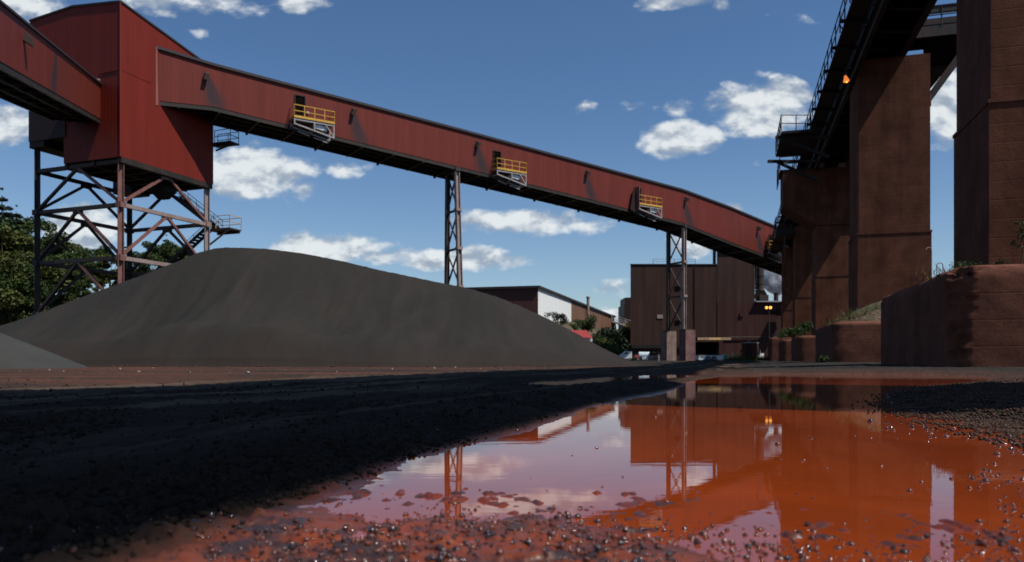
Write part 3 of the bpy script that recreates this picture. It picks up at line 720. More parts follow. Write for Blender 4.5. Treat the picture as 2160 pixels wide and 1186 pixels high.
# ================================================================== MAIN GALLERY
GDIR = Vector((.834, .552, 0)).normalized(); GN = Vector((.552, -.834, 0)).normalized(); GW = 3.8
gprof = [(318, 97, 211), (450, 137, 225), (540, 161, 247), (700, 203, 286), (960, 271.5, 350), (1200, 336, 409), (1440, 401, 470), (1540, 438, 510), (1632, 477, 545), (1700, 507, 572)]
def gpt(px, py, off=0.0):
    D = gD(px); x, y = at(px, D); return Vector((x, y, zt(py, D)))+GN*off
gal = thing('conveyor_gallery', 'long red enclosed conveyor gallery sloping down from the tower to the piers', 'conveyor', (*gpt(335, 212)[:2], 0))
w = MB()
zbts = [gpt(p, b_).z for p, _, b_ in gprof]; ztps = [gpt(p, t_).z for p, t_, _ in gprof]
for i in range(len(gprof)-1):
    (p0, t0, b0), (p1, t1, b1) = gprof[i], gprof[i+1]; A0, A1, B1, B0 = gpt(p0, b0), gpt(p1, b1), gpt(p1, t1), gpt(p0, t0)
    s0, s1 = gS(p0), gS(p1)
    w.quad(A0, A1, B1, B0, uv=[(s0, 0), (s1, 0), (s1, B1.z-A1.z), (s0, B0.z-A0.z)])
w.build('side_wall', M_gal, gal).data.name = 'side_wall'
w = MB()
for i in range(len(gprof)-1):
    (p0, t0, b0), (p1, t1, b1) = gprof[i], gprof[i+1]; o = GN*-GW
    w.quad(gpt(p1, b1)+o, gpt(p0, b0)+o, gpt(p0, t0)+o, gpt(p1, t1)+o)
e1 = gprof[-1]; w.quad(gpt(e1[0], e1[2]), gpt(e1[0], e1[2])-GN*GW, gpt(e1[0], e1[1])-GN*GW, gpt(e1[0], e1[1]))
w.build('rear_wall', M_clad_d, gal)
w = MB()
for i in range(len(gprof)-1):
    (p0, t0, b0), (p1, t1, b1) = gprof[i], gprof[i+1]; a, b_ = gpt(p0, t0), gpt(p1, t1); up = Vector((0, 0, .35))
    w.quad(a+GN*.12, b_+GN*.12, b_-GN*GW/2+up, a-GN*GW/2+up); w.quad(a-GN*GW/2+up, b_-GN*GW/2+up, b_-GN*(GW+.12), a-GN*(GW+.12))
    w.beam(a+GN*.09, b_+GN*.09, .14, .22)
w.build('roof', M_trim, gal)
w = MB(); st_ = 0
for i in range(len(gprof)-1):
    (p0, t0, b0), (p1, t1, b1) = gprof[i], gprof[i+1]; a, b_ = gpt(p0, b0), gpt(p1, b1); dz = Vector((0, 0, 1))
    w.quad(a, a-GN*GW, b_-GN*GW, b_)
    for off, hh in ((-.1, .34), (-GW+.1, .42), (-GW*.34, .22), (-GW*.67, .22)):
        w.beam(a+GN*off-dz*hh/2, b_+GN*off-dz*hh/2, .14, hh)
w.build('underside', M_under, gal)
L = gS(1700)
cb = MB(); s = 1.5
def gal_at(s_):
    D = GD0+.552*s_; px = GV-GD0*(GV-GX0)/D
    tb = np.interp(px, [p for p, _, _ in gprof], zbts); P = Vector((*at(px, D), float(tb))); return P, px
while s < L-1:
    P, px = gal_at(s); cb.beam(P-GN*.05-Vector((0, 0, .3)), P-GN*(GW+.1)-Vector((0, 0, .3)), .16, .22)
    if (int(s/3.2)) % 2 == 0: cb.obox(P-GN*(GW+.05)-Vector((0, 0, .42)), GDIR*.1, GN*.1, (0, 0, .12))
    s += 3.2
cb.build('cross_beams', M_under, gal)
# vent hoods
for px, py in [(433, 161), (743, 236), (1005, 305), (1236, 366), (1445, 421), (1598, 482)]:
    P = gpt(px, py); h = MB()
    h.prism([P+GN*.0+Vector((0, 0, .38))-GDIR*.05, P+GN*.55+Vector((0, 0, .1))-GDIR*.05, P+GN*.45+Vector((0, 0, -.42))-GDIR*.22, P+GN*.0+Vector((0, 0, -.1))-GDIR*.22], GDIR*.32)
    h.build('vent_hood', M_steelD, gal)
# collar where it meets the tower
cl = MB(); a = gpt(329, 101); b_ = gpt(331, 216); cl.beam(a+GN*.1-TU*.05, b_+GN*.1-TU*.05+Vector((0, 0, -.3)), .22, .16); cl.build('end_collar', M_steelR, gal)
# doors
doors = [(622, 643, 217, 251), (1041, 1055, 327, 361), (1340, 1350, 403, 433), (1624, 1629, 500, 528)]
for di, (x0, x1, y0, y1) in enumerate(doors):
    D = gD((x0+x1)/2); P = gpt((x0+x1)/2, y1); hw = .42
    d_ = MB(); d_.obox(P+GN*.02+Vector((0, 0, 1.0)), GDIR*hw, GN*.025, (0, 0, 1.0)); o = d_.build('doorway', M_blk, gal)
    fr = MB()
    for sgn in (-1, 1): fr.obox(P+GN*.05+GDIR*sgn*(hw+.04)+Vector((0, 0, 1.02)), GDIR*.04, GN*.05, (0, 0, 1.06))
    fr.obox(P+GN*.05+Vector((0, 0, 2.06)), GDIR*hw, GN*.05, (0, 0, .04)); f_ = fr.build('door_frame', M_steelK, gal)
    if di >= 2:
        lf = MB(); lf.obox(P-GDIR*(hw+.1)+GN*.48+Vector((0, 0, 1.0-.25)), GDIR*.04, GN*.42, (0, 0, 1.25)); lf.build('door_leaf', M_steelR, gal)
        lf = MB(); lf.prism([P-GDIR*(hw+.16)+GN*.05+Vector((0, 0, 1.9)), P-GDIR*(hw+.16)+GN*.1+Vector((0, 0, -1.1)), P-GDIR*(hw+1.1)+GN*.1+Vector((0, 0, -.7)), P-GDIR*(hw+.7)+GN*.08+Vector((0, 0, 1.2))], GN*.3); lf.build('side_housing', M_clad_d, gal)
# access platforms
PG = 'railed access platforms along the red gallery'
plab = ['yellow railed access platform nearest the red tower', 'yellow railed access platform above the first trestle, second from the tower', 'yellow railed access platform left of the second trestle, third from the tower', 'yellow railed access platform half hidden beside the brown piers']
for i, (xc, yd, dpx) in enumerate([(664, 255, 664), (1080, 362, 1080), (1373, 435, 1373), (1642, 528, 1642)]):
    D = gD(xc)-1.2; P = Vector((*at(xc-(11, 15, 17, 18)[i], gD(xc)), zt(yd, D)))+GN*.12; L2, Wd = 1.84, 1.25
    rt = thing('access_platform', plab[i], 'platform', P, PG)
    o = lambda a, n, z: P+GDIR*a+GN*n+Vector((0, 0, z))
    q = MB(); q.obox(o(0, Wd/2, 0), GDIR*L2, GN*Wd/2, (0, 0, .03)); q.build('deck', M_gry, rt)
    q = MB(); rails(q, [o(-L2, .03, .03), o(-L2, Wd, .03), o(L2, Wd, .03), o(L2, .03, .03)], 1.12, .03, every=.93, mids=(.6,)); q.build('railing', M_yel, rt)
    q = MB(); q.obox(o(0, Wd+.03, .12), GDIR*L2, GN*.02, (0, 0, .10)); 
    for sg in (-1, 1): q.obox(o(sg*(L2+.02), Wd/2, .12), GDIR*.02, GN*Wd/2, (0, 0, .10))
    q.build('toe_board', M_yel, rt)
    q = MB(); sl = -.36
    q.beam(o(-L2, Wd-.05, -.5), o(L2, Wd-.05, -.5+sl*2.0), .09, .12); q.beam(o(-L2, .1, -.5), o(L2, .1, -.5+sl*2.0), .09, .12)
    for a in (-L2+.05, 0, L2-.05):
        zb_ = -.5+sl*2.0*(a+L2)/(2*L2)
        for n_ in (.1, Wd-.05): q.beam(o(a, n_, -.03), o(a, n_, zb_), .1)
        q.beam(o(a, .02, zb_-.02), o(a, Wd, zb_-.02), .08)
    q.beam(o(1.05, Wd-.05, -.2), o(L2-.1, Wd-.05, -1.05), .09); q.beam(o(-L2, Wd-.05, -.12), o(L2, Wd-.05, -.12), .08, .12)
    q.beam(o(-L2*.7, .5, -.95), o(-.2, .5, -1.2), .09); q.beam(o(.2, .5, -1.28), o(L2-.3, .5, -1.55), .09)
    q.build('support_frame', M_gry, rt)
    q = MB(); q.obox(o(.65, Wd*.55, -.42), (GDIR*.55+Vector((0, 0, -.06))), GN*.35, (0, 0, .2)); q.build('equipment_box', M_wht, rt)
    q = MB(); q.tube(o(-.25, .08, 1.0), o(-.25, .3, .95), .13, .09); q.build('flood_lamp', M_wht, rt)

# ================================================================== LEFT GALLERY
LD = (Vector((*at(0, 34.5), 0))-Vector((*at(212, 58.7), 0))).normalized(); LN = Vector((-LD.y, LD.x, 0))
if LN.x < 0: LN = -LN
A0 = Vector((*at(212, 58.7), 0)); zb_a, zt_a = zt(251, 58.7), zt(177, 58.7); slo = (zt(129, 34.5)-zt(251, 58.7))/(Vector((*at(0, 34.5), 0))-A0).length
slt = (zt(5, 34.5)-zt(177, 58.7))/(Vector((*at(0, 34.5), 0))-A0).length
lg = thing('conveyor_gallery', 'red conveyor gallery rising from the left frame edge into the tower', 'conveyor', (A0.x, A0.y, 0))
def lp(s_, off, top=False): return A0+LD*s_-LN*off+Vector((0, 0, (zt_a+slt*s_) if top else (zb_a+slo*s_)))
S0, S1, LW = -1.6, 62, 3.6
w = MB(); w.quad(lp(S1, 0), lp(S0, 0), lp(S0, 0, True), lp(S1, 0, True), uv=[(S1, 0), (S0, 0), (S0, 2.75), (S1, 2.75)]); w.build('side_wall', M_galL, lg)
w = MB(); w.quad(lp(S0, LW), lp(S1, LW), lp(S1, LW, True), lp(S0, LW, True)); w.quad(lp(S1, LW), lp(S1, 0), lp(S1, 0, True), lp(S1, LW, True)); w.build('rear_wall', M_clad_d, lg)
w = MB(); up = Vector((0, 0, .3)); w.quad(lp(S1, -.1, True), lp(S0, -.1, True), lp(S0, LW/2, True)+up, lp(S1, LW/2, True)+up); w.quad(lp(S1, LW/2, True)+up, lp(S0, LW/2, True)+up, lp(S0, LW+.1, True), lp(S1, LW+.1, True))
w.beam(lp(S0, -.06, True), lp(S1, -.06, True), .1, .12); w.build('roof', M_trim, lg)
w = MB(); w.quad(lp(S0, 0), lp(S0, LW), lp(S1, LW), lp(S1, 0))
for off in (.1, LW*.33, LW*.66, LW-.1): w.beam(lp(S0, off)-Vector((0, 0, .18)), lp(S1, off)-Vector((0, 0, .18)), .14, .34)
s = -1
while s < S1: w.beam(lp(s, 0)-Vector((0, 0, .22)), lp(s, LW)-Vector((0, 0, .22)), .14, .2); s += 3
w.build('underside', M_under, lg)
h = MB(); P = P3(36, 78, 38.0); ss_ = (Vector((P.x, P.y, 0))-A0).dot(LD); P = A0+LD*ss_+Vector((0, 0, P.z))
h.prism([P+Vector((0, 0, .3)), P+LN*.4+Vector((0, 0, .1)), P+LN*.4-Vector((0, 0, .35)), P-Vector((0, 0, .1))], LD*-.3); h.build('vent_hood', M_steelD, lg)
cl = MB(); cl.beam(lp(-.12, -.09)-Vector((0, 0, .5)), lp(-.12, -.09, True)+Vector((0, 0, .3)), .16, .16); cl.beam(lp(-.12, -.1, True)+Vector((0, 0, .3)), lp(-.12, .8, True)+Vector((0, 0, .3)), .14); cl.build('end_collar', M_steelL, lg)
# a support far to the left, out of frame
bt = thing('trestle_bent', 'steel bent under the left gallery beyond the frame', 'trestle', (*lp(36, 0)[:2], 0))
for off in (.2, LW-.2):
    q = MB(); q.beam(lp(40, off)*1-Vector((0, 0, .4)), Vector((*lp(40, off)[:2], -.2)), .3); q.build('leg', M_steelD, bt)

# ================================================================== TRESTLES under the main gallery
def bent(pn, label, z0, batter, cells, brace_mats, wd=2.45):
    P = gpt(pn, np.interp(pn, [p for p, _, _ in gprof], [b_ for _, _, b_ in gprof])); N_ = P-GN*.25; Fp = P-GN*wd
    zt_ = P.z-.45
    rt = thing('trestle_bent', label, 'trestle', (P.x, P.y, z0), 'steel trestles carrying the red gallery')
    nb = lambda z: Vector((N_.x, N_.y, z))+GN*batter*(zt_-z)/(zt_-z0)
    fb = lambda z: Vector((Fp.x, Fp.y, z))-GN*batter*.3*(zt_-z)/(zt_-z0)
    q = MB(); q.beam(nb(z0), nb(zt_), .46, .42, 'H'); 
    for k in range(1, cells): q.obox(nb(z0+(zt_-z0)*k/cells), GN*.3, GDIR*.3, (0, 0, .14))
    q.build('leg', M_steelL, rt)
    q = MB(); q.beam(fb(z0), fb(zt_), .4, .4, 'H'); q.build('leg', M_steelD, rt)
    q = MB(); q.beam(nb(zt_)+GN*.3+Vector((0, 0, .2)), fb(zt_)-GN*.3+Vector((0, 0, .2)), .5, .4); q.build('cap_beam', M_steelD, rt)
    for k in range(cells):
        a, b_ = z0+(zt_-z0)*k/cells, z0+(zt_-z0)*(k+1)/cells
        if k: q = MB(); q.beam(nb(a), fb(a), .2, .2); q.build('strut', M_steelD, rt)
        q = MB(); q.beam(nb(a+.1), fb(b_-.1), .13, .13); q.build('brace', M_steelD, rt)
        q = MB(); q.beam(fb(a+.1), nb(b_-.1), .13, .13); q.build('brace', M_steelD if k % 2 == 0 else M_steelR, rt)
    return rt, nb, fb
bent(966, 'steel lattice trestle with splayed legs rising behind the stockpile crest', 0, 1.1, 5, None, 2.15)
_, nb, fb = bent(1446, 'tall steel lattice trestle on two concrete pedestals in front of the brown mill', zt(697, 95), 0.0, 3, None, 2.95)
def cped(px0, px1, D, py0, py1, mat, label, hw2):
    P = at((px0+px1)/2, D); wd = (px1-px0)/F*D
    q = MB(); z0, z1 = zt(py1, D)-.6, zt(py0, D)
    q.fbox(Vector((P[0]-wd/2, P[1], 0)), Vector((1, 0, 0)), Vector((0, 1, 0)), wd, hw2, z0, z1)
    q.fbox(Vector((P[0]-wd/2-.03, P[1]-.03, 0)), Vector((1, 0, 0)), Vector((0, 1, 0)), wd+.06, hw2+.06, z0+(z1-z0)*.62, z0+(z1-z0)*.62+.05)
    o = q.build('concrete_pedestal', mat, None, loc=(P[0], P[1], z0)); return tag(o, label, 'pedestal', 'concrete pedestals under the trestle')
def ped(Pc, wd, dp, z0, z1, mat, mats, label):
    rt = thing('concrete_pedestal', label, 'pedestal', (Pc.x, Pc.y, z0), 'concrete pedestals under the trestle')
    c = Vector((Pc.x, Pc.y, 0)); d1, d2 = GDIR, -GN
    q = MB(); q.fbox(c-d1*wd/2-d2*dp/2, d1, d2, wd, dp, z0, z1); q.build('shaft', mat, rt)
    q = MB(); q.fbox(c-d1*(wd/2-.1)-d2*(dp/2-.1), d1, d2, wd-.2, dp-.2, z1+.002, z1+.12); q.build('bearing_plate', M_steelD, rt)
ped(Vector((*at(1410.5, 98.0), 0)), 1.7, 1.05, -.2, zt(699, 97.6), M_pedL, None, 'pale rust streaked pedestal under the left trestle leg')
ped(Vector((*at(1450, 94.4), 0)), 1.7, 1.05, -.2, zt(697, 94.6), M_pedP, None, 'pinkish streaked pedestal under the right trestle leg')

# ================================================================== PIERS AND FOOTINGS
def xp(Xp_, Y, z=0.0): return Vector((Xp_+.2875*Y, Y, z))
ZJ = 7.15; PW, PD = 3.45, 3.15
def rough_box(mb, c, dw, dd_, w_, d_, z0, z1, amp, n=(24, 24, 18), seed=0, erode=None):
    er_ = .35 if erode else .14
    c = Vector((c[0], c[1], 0)); dw = Vector(dw); dd_ = Vector(dd_)
    def disp(a, b_, z):
        a01, b01, z01 = a/w_, b_/d_, (z-z0)/(z1-z0)
        ea = min(a, w_-a); eb = min(b_, d_-b_); ez = z1-z
        k = (float(fbm(a*1.7+z*1.3+seed, b_*1.7+z*.9, 4, 5+seed))-.5)*2
        k2 = float(fbm(a*4+z*3, b_*4+z*2.2+seed, 3, 9+seed))
        r = .018*k*amp
        da = db = dz_ = 0
        # edge wear: pull in where two faces meet
        def wear(e1, e2): 
            e = math.hypot(e1, e2); return max(0, 1-e/er_)**2*(.03+.12*k2)*amp
        sa = 1 if a < w_/2 else -1; sb = 1 if b_ < d_/2 else -1
        w1 = wear(ea, eb); w2 = wear(ea, ez); w3 = wear(eb, ez)
        da += sa*(w1+w2); db += sb*(w1+w3); dz_ -= (w2+w3)
        if ea < 1e-6: da += r
        if eb < 1e-6: db += r
        if ez < 1e-6: dz_ += r
        if erode:
            q = erode(a, b_, z, k2); da += q[0]; db += q[1]; dz_ += q[2]
        return c+dw*(a+da)+dd_*(b_+db)+Vector((0, 0, z+dz_))
    def grid(fn, nu, nv, flip):
        vs = [disp(*fn(i/nu, j/nv)) for j in range(nv+1) for i in range(nu+1)]
        fs = []
        for j in range(nv):
            for i in range(nu):
                q = (j*(nu+1)+i, j*(nu+1)+i+1, (j+1)*(nu+1)+i+1, (j+1)*(nu+1)+i); fs.append(q[::-1] if flip else q)
        mb.add(vs, fs)
    nw, nd, nz = n; hz = z1-z0
    grid(lambda u, v: (u*w_, 0, z0+v*hz), nw, nz, False); grid(lambda u, v: (u*w_, d_, z0+v*hz), nw, nz, True)
    grid(lambda u, v: (0, u*d_, z0+v*hz), nd, nz, True); grid(lambda u, v: (w_, u*d_, z0+v*hz), nd, nz, False)
    grid(lambda u, v: (u*w_, v*d_, z1), nw, nd, False)
PGp = 'tall brown concrete piers under the conveyor bridge'
def pier(px, D, ztop, label, lip=.05, name='concrete_pier', Xp_=None, PD=PD):
    c = xp(Xp_ if Xp_ is not None else (px-1540)/F*D, D)
    rt = thing(name, label, 'pier', (c.x, c.y, 0), PGp)
    q = MB(); q.fbox(c-W*lip-E*lip, W, E, PW+2*lip, PD+2*lip, -.3, ZJ); q.build('base_shaft', M_conc, rt)
    q = MB(); q.fbox(c, W, E, PW, PD, ZJ+.002, ztop); q.build('upper_shaft', M_conc, rt)
    q = MB(); q.fbox(c-W*(lip+.03)-E*(lip+.03), W, E, PW+2*lip+.06, PD+2*lip+.06, ZJ-.09, ZJ+.004)
    q.build('ledge', M_block, rt)
    return rt, c
pier(0, .2, 16.2, 'concrete pier right of the camera, outside the frame', Xp_=6.9, PD=3.8)
r0, c_ = pier(2090, 20, 16.35, 'nearest brown concrete pier, cut off by the right frame edge', .06)
q = MB(); q.obox(c_+W*.0-E*.0+Vector((-.25, 1.9, 8.4+6.5))*0+xp(0, 0)*0, (0.001, 0, 0), (0, .001, 0), (0, 0, .001))
r1, c1 = pier(1811, 40.6, zt(127, 40.6), 'brown concrete pier with a diagonal shadow, second from the right, fully in view')
r2, c2 = pier(1722, 60.4, 15.0, 'third brown pier with the wide hammerhead top')
hd = MB(); zh0, zh1, zh2 = zt(476, 60.4), zt(430, 60.4), zt(357, 60.4)
off = (1722-1653)/F*60.4/1.04
pl = [c2-W*off+Vector((0, 0, zh1)), c2+Vector((0, 0, zh0))-W*.02, c2+W*PW+Vector((0, 0, zh0)), c2+W*(PW+off*.4)+Vector((0, 0, zh1)), c2+W*(PW+off*.4)+Vector((0, 0, zh2)), c2-W*off+Vector((0, 0, zh2))]
hd.prism([p-E*.15 for p in pl], E*(PD+.3)); hd.build('hammerhead', M_conc, r2)
r3, c3 = pier(1678, 79.8, 14.6, 'fourth brown pier, slim in view between its neighbours')
r4, c4 = pier(1652, 98.5, zt(522, 98.5), 'farthest brown pier, standing before the gallery end')
BG = 'brown concrete footing blocks at the foot of the piers'
def footing(px, D, dep, ztop, label, seed, w_=9, erode=None, n=(30, 40, 24)):
    c = xp((px-1540)/F*D, D); q = MB(); rough_box(q, c, W, E, w_, dep, -.3, ztop, 1.0, n, seed, erode)
    o = q.build('footing_block', M_block, None, True, loc=(c.x, c.y, 0)); tag(o, label, 'concrete block', BG); return o, c
def erA(a, b_, z, k2):
    # crumbled front-left corner
    n = (float(fbm(z*7+3, a*9+b_*9, 3, 44))-.5)
    rad = .20+.30*max(0, (z-.4)/2.1)+n*.35
    e = max(0, 1-math.hypot(a*1.2, b_*.8)/max(.08, rad)); e = min(1, e*2.2)
    return (e*rad*.45, e*rad*.55, -e*rad*.35 if z > 2.4 else 0)
footing(2010, 17.4, 9.0, zt(558, 17.4), 'largest footing block with a crumbled corner at the right frame edge', 3, 10, erA, (70, 50, 44))
footing(1757, 37.7, 8.2, zt(678, 37.7), 'second footing block, weeds on top, in front of the fully visible pier', 5, 9)
footing(1684, 56.8, 7.1, zt(708, 56.8), 'third footing block with green weeds growing on top', 7, 8)
footing(1650, 76.0, 6.0, zt(716, 76.0), 'fourth small footing block low in the row of piers', 9, 7)
footing(1624, 97.0, 6.0, zt(712, 97.0), 'farthest footing block beside the weeds near the mill', 11, 5)
# plants on the footings
def grass(name, pts, h, n, mat, label, seed=0, width=.012):
    r = np.random.default_rng(seed); V = []; Fc = []
    pts = np.array(pts); ci = r.integers(0, len(pts), n); base = pts[ci, :3]+np.stack([r.normal(0, 1, n)*pts[ci, 3], r.normal(0, 1, n)*pts[ci, 3]*.6, np.zeros(n)], 1)
    a = r.uniform(0, 6.283, n); hh = h*r.uniform(.4, 1.2, n); lean = r.normal(0, .35, (n, 2))*hh[:, None]
    dx = np.stack([np.cos(a), np.sin(a)], 1)*width
    z0 = base[:, 2]
    v0 = np.column_stack([base[:, 0]-dx[:, 0], base[:, 1]-dx[:, 1], z0]); v1 = np.column_stack([base[:, 0]+dx[:, 0], base[:, 1]+dx[:, 1], z0])
    v2 = np.column_stack([base[:, 0]+lean[:, 0], base[:, 1]+lean[:, 1], z0+hh])
    V = np.stack([v0, v1, v2], 1).reshape(-1, 3)
    return tag(np_mesh(name, V, np.arange(3*n).reshape(n, 3), mat, False), label, 'grass', kind='stuff')
gA = [(*xp((px-1540)/F*D, D)[:2], zt(558, 17.4)-.02, .5) for px, D in [(2040, 19), (2070, 19.4), (2100, 19.6), (2140, 19.3), (2020, 20.5), (2010, 22), (2000, 24)]]
grass('dry_grass', gA, .22, 900, M_grass, 'dry grass tufts along the top of the largest footing block', 1)
def mound(name, c, rx, ry, h, mat, label):
    u = np.linspace(0, 1, 16); th = np.linspace(0, 2*np.pi, 41)[:-1]; U, T_ = np.meshgrid(u, th, indexing='ij')
    d = Vector(c); X = c[0]+U*(np.cos(T_)*rx*W.x+np.sin(T_)*ry*E.x); Y = c[1]+U*(np.cos(T_)*rx*W.y+np.sin(T_)*ry*E.y)
    Z = c[2]+h*(1-U**1.6)+(fbm(X*2, Y*2, 3, 3)-.5)*.2*(1-U)
    idx = np.arange(16*40).reshape(16, 40); nx_ = np.roll(idx, -1, 1); Fq = np.stack([idx[:-1], idx[1:], nx_[1:], nx_[:-1]], -1).reshape(-1, 4)
    return tag(np_mesh(name, np.stack([X.ravel(), Y.ravel(), Z.ravel()], 1), Fq, mat, True), label, 'soil mound')
cB = xp((1757-1540)/F*40, 40.6)+W*3.0; zB = zt(678, 37.7)
mound('soil_mound', (cB.x, cB.y, zB-.15), 3.1, 2.7, 1.45, mh, 'weedy soil mound on top of the second footing block')
grass('dry_grass', [(cB.x+W.x*a+E.x*b2, cB.y+W.y*a+E.y*b2, zB-.1+h, .45) for a, b2, h in [(-2.6, -.6, .05), (-2, -1, .25), (-1.2, -1.2, .45), (-.4, -1, .7), (.6, -1.3, .75), (1.5, -1.2, .8), (-1.5, .5, .6), (.2, .3, .9)]], .42, 2600, M_grass, 'straw coloured weeds over the mound on the second footing', 2)
for i, (px, D, zz0, r, n, mt, lb) in enumerate([(1735, 36.9, .22, .28, 260, M_leafG, 'small green weed at the foot of the second footing block'),
    (1700, 58.5, zt(708, 56.8), .95, 1600, M_leafG, 'large green weed clump on the third footing block'),
    (1672, 60.5, zt(708, 56.8), .6, 700, M_leafG, 'small green weed clump at the left edge of the third footing'),
    (1655, 77.5, zt(716, 76), .9, 900, M_leafG, 'green weed clump on the fourth footing block'),
    (2035, 19.2, zt(558, 17.4), .27, 420, M_leafG, 'dark leafy weed at the left end on the largest footing block'),
    (2062, 19.0, zt(558, 17.4), .22, 300, M_leafG, 'low leafy weed before the shaded side of the nearest pier'),
    (2113, 18.6, zt(558, 17.4), .22, 260, M_leafG, 'small weed on the block by the nearest pier front')]):
    shrub(px, D, zz0, r, n, mt, lb, 'weed', .05 if D > 30 else .018, 1.0, 'weeds on and around the footing blocks', 'weed')
# small tree hanging in from the right edge on the largest block
tr = thing('sapling', 'thin leafy sapling at the right frame edge on the largest block', 'sapling', (*at(2152, 18.3), zt(558, 17.4)))
q = MB(); B0 = Vector((*at(2152, 18.3), zt(558, 17.4)-.1)); q.tube(B0, B0+Vector((.1, 0, .7)), .02, .014, 6); q.tube(B0+Vector((.1, 0, .7)), B0+Vector((-.02, 0, 1.15)), .014, .006, 6)
q.tube(B0+Vector((.08, 0, .6)), B0+Vector((-.12, .1, .75)), .01, .004, 5); q.build('trunk', M_bark, tr)
P_, F_ = leaves([(0.05, 0, .95), (-.05, 0, 1.1), (.12, .1, .8), (-.1, .1, .65), (.1, -.1, 1.05), (-.02, 0, .55)], [.14, .1, .16, .09, .12, .07], 420, .02, 3, .9); np_mesh('crown', P_, F_, M_leafG, False, tr)

# ================================================================== CONVEYOR BRIDGE
br = thing('conveyor_bridge', 'dark steel conveyor bridge running along the tops of the brown piers', 'conveyor bridge', tuple(xp(6.6, 40)[:2])+(0,))
ZD = 16.42
def bp(Xp_, Y, z): return xp(Xp_, Y, z)
Y0, Y1 = -26, 104
def zdeck(Y): return ZD-.009*max(0, Y-40)-.02*max(0, Y-78)
def seg(mb, Xa, w_, z0, z1, ya=Y0, yb=Y1):
    ys_ = [ya]+[t_ for t_ in (40, 60, 78, 92) if ya < t_ < yb]+[yb]
    for a, b_ in zip(ys_, ys_[1:]):
        p, q = bp(Xa+w_/2, a, zdeck(a)+(z0+z1)/2), bp(Xa+w_/2, b_, zdeck(b_)+(z0+z1)/2)
        mb.obox((p+q)/2, (q-p)/2, W*w_/2*.961, (0, 0, (z1-z0)/2))
q = MB(); seg(q, 6.55, .35, .05, 2.3); seg(q, 8.95, .35, .05, 2.3); q.build('main_girder', M_steelK, br)
q = MB(); seg(q, 6.92, 2.0, .25, .45); q.build('deck_plate', M_blk, br)
y = Y0+1
while y < Y1: q = MB(); q.beam(bp(6.95, y, zdeck(y)+.18), bp(8.93, y, zdeck(y)+.18), .16, .14); y += 2.4; q.build('cross_beam', M_steelK, br)
q = MB(); y = Y0+.6
while y < Y1:
    for zz_ in (0,): q.beam(bp(6.53, y, zdeck(y)+.1), bp(6.53, y, zdeck(y)+2.25), .1, .08)
    y += 2.4
q.build('girder_stiffeners', M_steelD, br)
q = MB(); seg(q, 9.32, 3.3, .35, 1.2, 52, 103); q.build('wide_deck', M_steelK, br)
# walkway left of the girders with a light gap between
q = MB(); seg(q, 5.45, .92, -.05, .03); q.build('walkway_grating', M_steelK, br)
# corrugated guard panels hung along the near part
mcor = mat_clad('corrugated_guard_sheet', (.38, .30, .25), rib=.22, streak=.4, rib_h=.05)
for (ya, yb) in ((20, 24), (24.2, 27.0), (27.2, 29.4), (29.6, 31.4), (31.6, 33.2)):
    q = MB(); p, r_ = bp(5.5, ya, ZD-.09), bp(5.5, yb, ZD-.09); q.quad(p, p+W*.8, r_+W*.8, r_); q.add([p+Vector((0, 0, .02)), p+W*.8+Vector((0, 0, .02)), r_+W*.8+Vector((0, 0, .02)), r_+Vector((0, 0, .02))], [(3, 2, 1, 0)]); q.build('guard_sheet', mcor, br)
y = Y0+1.5; 
while y < 99:
    q = MB(); q.beam(bp(5.15, y, zdeck(y)-.12), bp(6.6, y, zdeck(y)-.12), .16, .14); q.build('outrigger_beam', M_steelK, br)
    y += 3.05 if y > 20 else 6.0
q = MB()
y = 14.0
while y < 96:
    b2 = min(y+1.55, 97); rails(q, [bp(5.4, y, zdeck(y)), bp(5.4, b2, zdeck(b2))], 1.1, .022, every=1.55); y += 1.55
q.build('railing', M_steelK, br)
q = MB()
for y in np.arange(14, 96, 3.05): q.beam(bp(6.45, y, zdeck(y)-.3), bp(5.6, y+.2, zdeck(y)+.95), .05)
seg(q, 6.40, .06, -.08, .12); q.build('walkway_bracing', M_steelK, br)
q = MB(); q.beam(bp(6.7, 30, ZD-.5), bp(6.9, 80, zdeck(80)-.6), .22, .3); q.build('pipe', M_steelK, br)
for Y_ in (41.5, 61.5, 80.8, 99):
    q = MB(); q.fbox(bp(6.95, Y_-.6, 0), W, E, .6, 1.2, zdeck(Y_)-.35, zdeck(Y_)+.04); q.fbox(bp(8.7, Y_-.6, 0), W, E, .6, 1.2, zdeck(Y_)-.35, zdeck(Y_)+.04); q.build('bearing', M_steelL, br)
# side platform with bracket beams
sp = thing('side_platform', 'dark railed side platform bracketed off the bridge above the hammerhead pier', 'platform', tuple(bp(4.4, 52, 0))[:2]+(zdeck(52)-.4,), 'platforms on the conveyor bridge')
Yp0 = 50.6; zp = zt(281, Yp0)
xl = (1648-1540-.2)/F*Yp0; q = MB(); q.fbox(bp(xl, Yp0, 0), W, E, 5.5-xl, 6.0, zp-.05, zp+.12); q.build('deck', M_steelK, sp)
q = MB(); rails(q, [bp(5.4, Yp0, zp+.1), bp(xl, Yp0, zp+.1), bp(xl, Yp0+6, zp+.1)], 1.1, .022, every=1.3); q.build('railing', M_steelD, sp)
q = MB(); q.beam(bp(xl-.35, Yp0+.3, zp-.2), bp(6.6, Yp0+.3, zp-.2), .2, .2); q.beam(bp(xl+.1, Yp0+.3, zp-.3), bp(6.6, Yp0+.3, zp-1.5), .16, .2); q.build('bracket', M_steelK, sp)
q = MB(); q.beam(bp(xl-.6, Yp0+5.8, zp-.35), bp(6.6, Yp0+5.8, zp-.35), .2, .2)
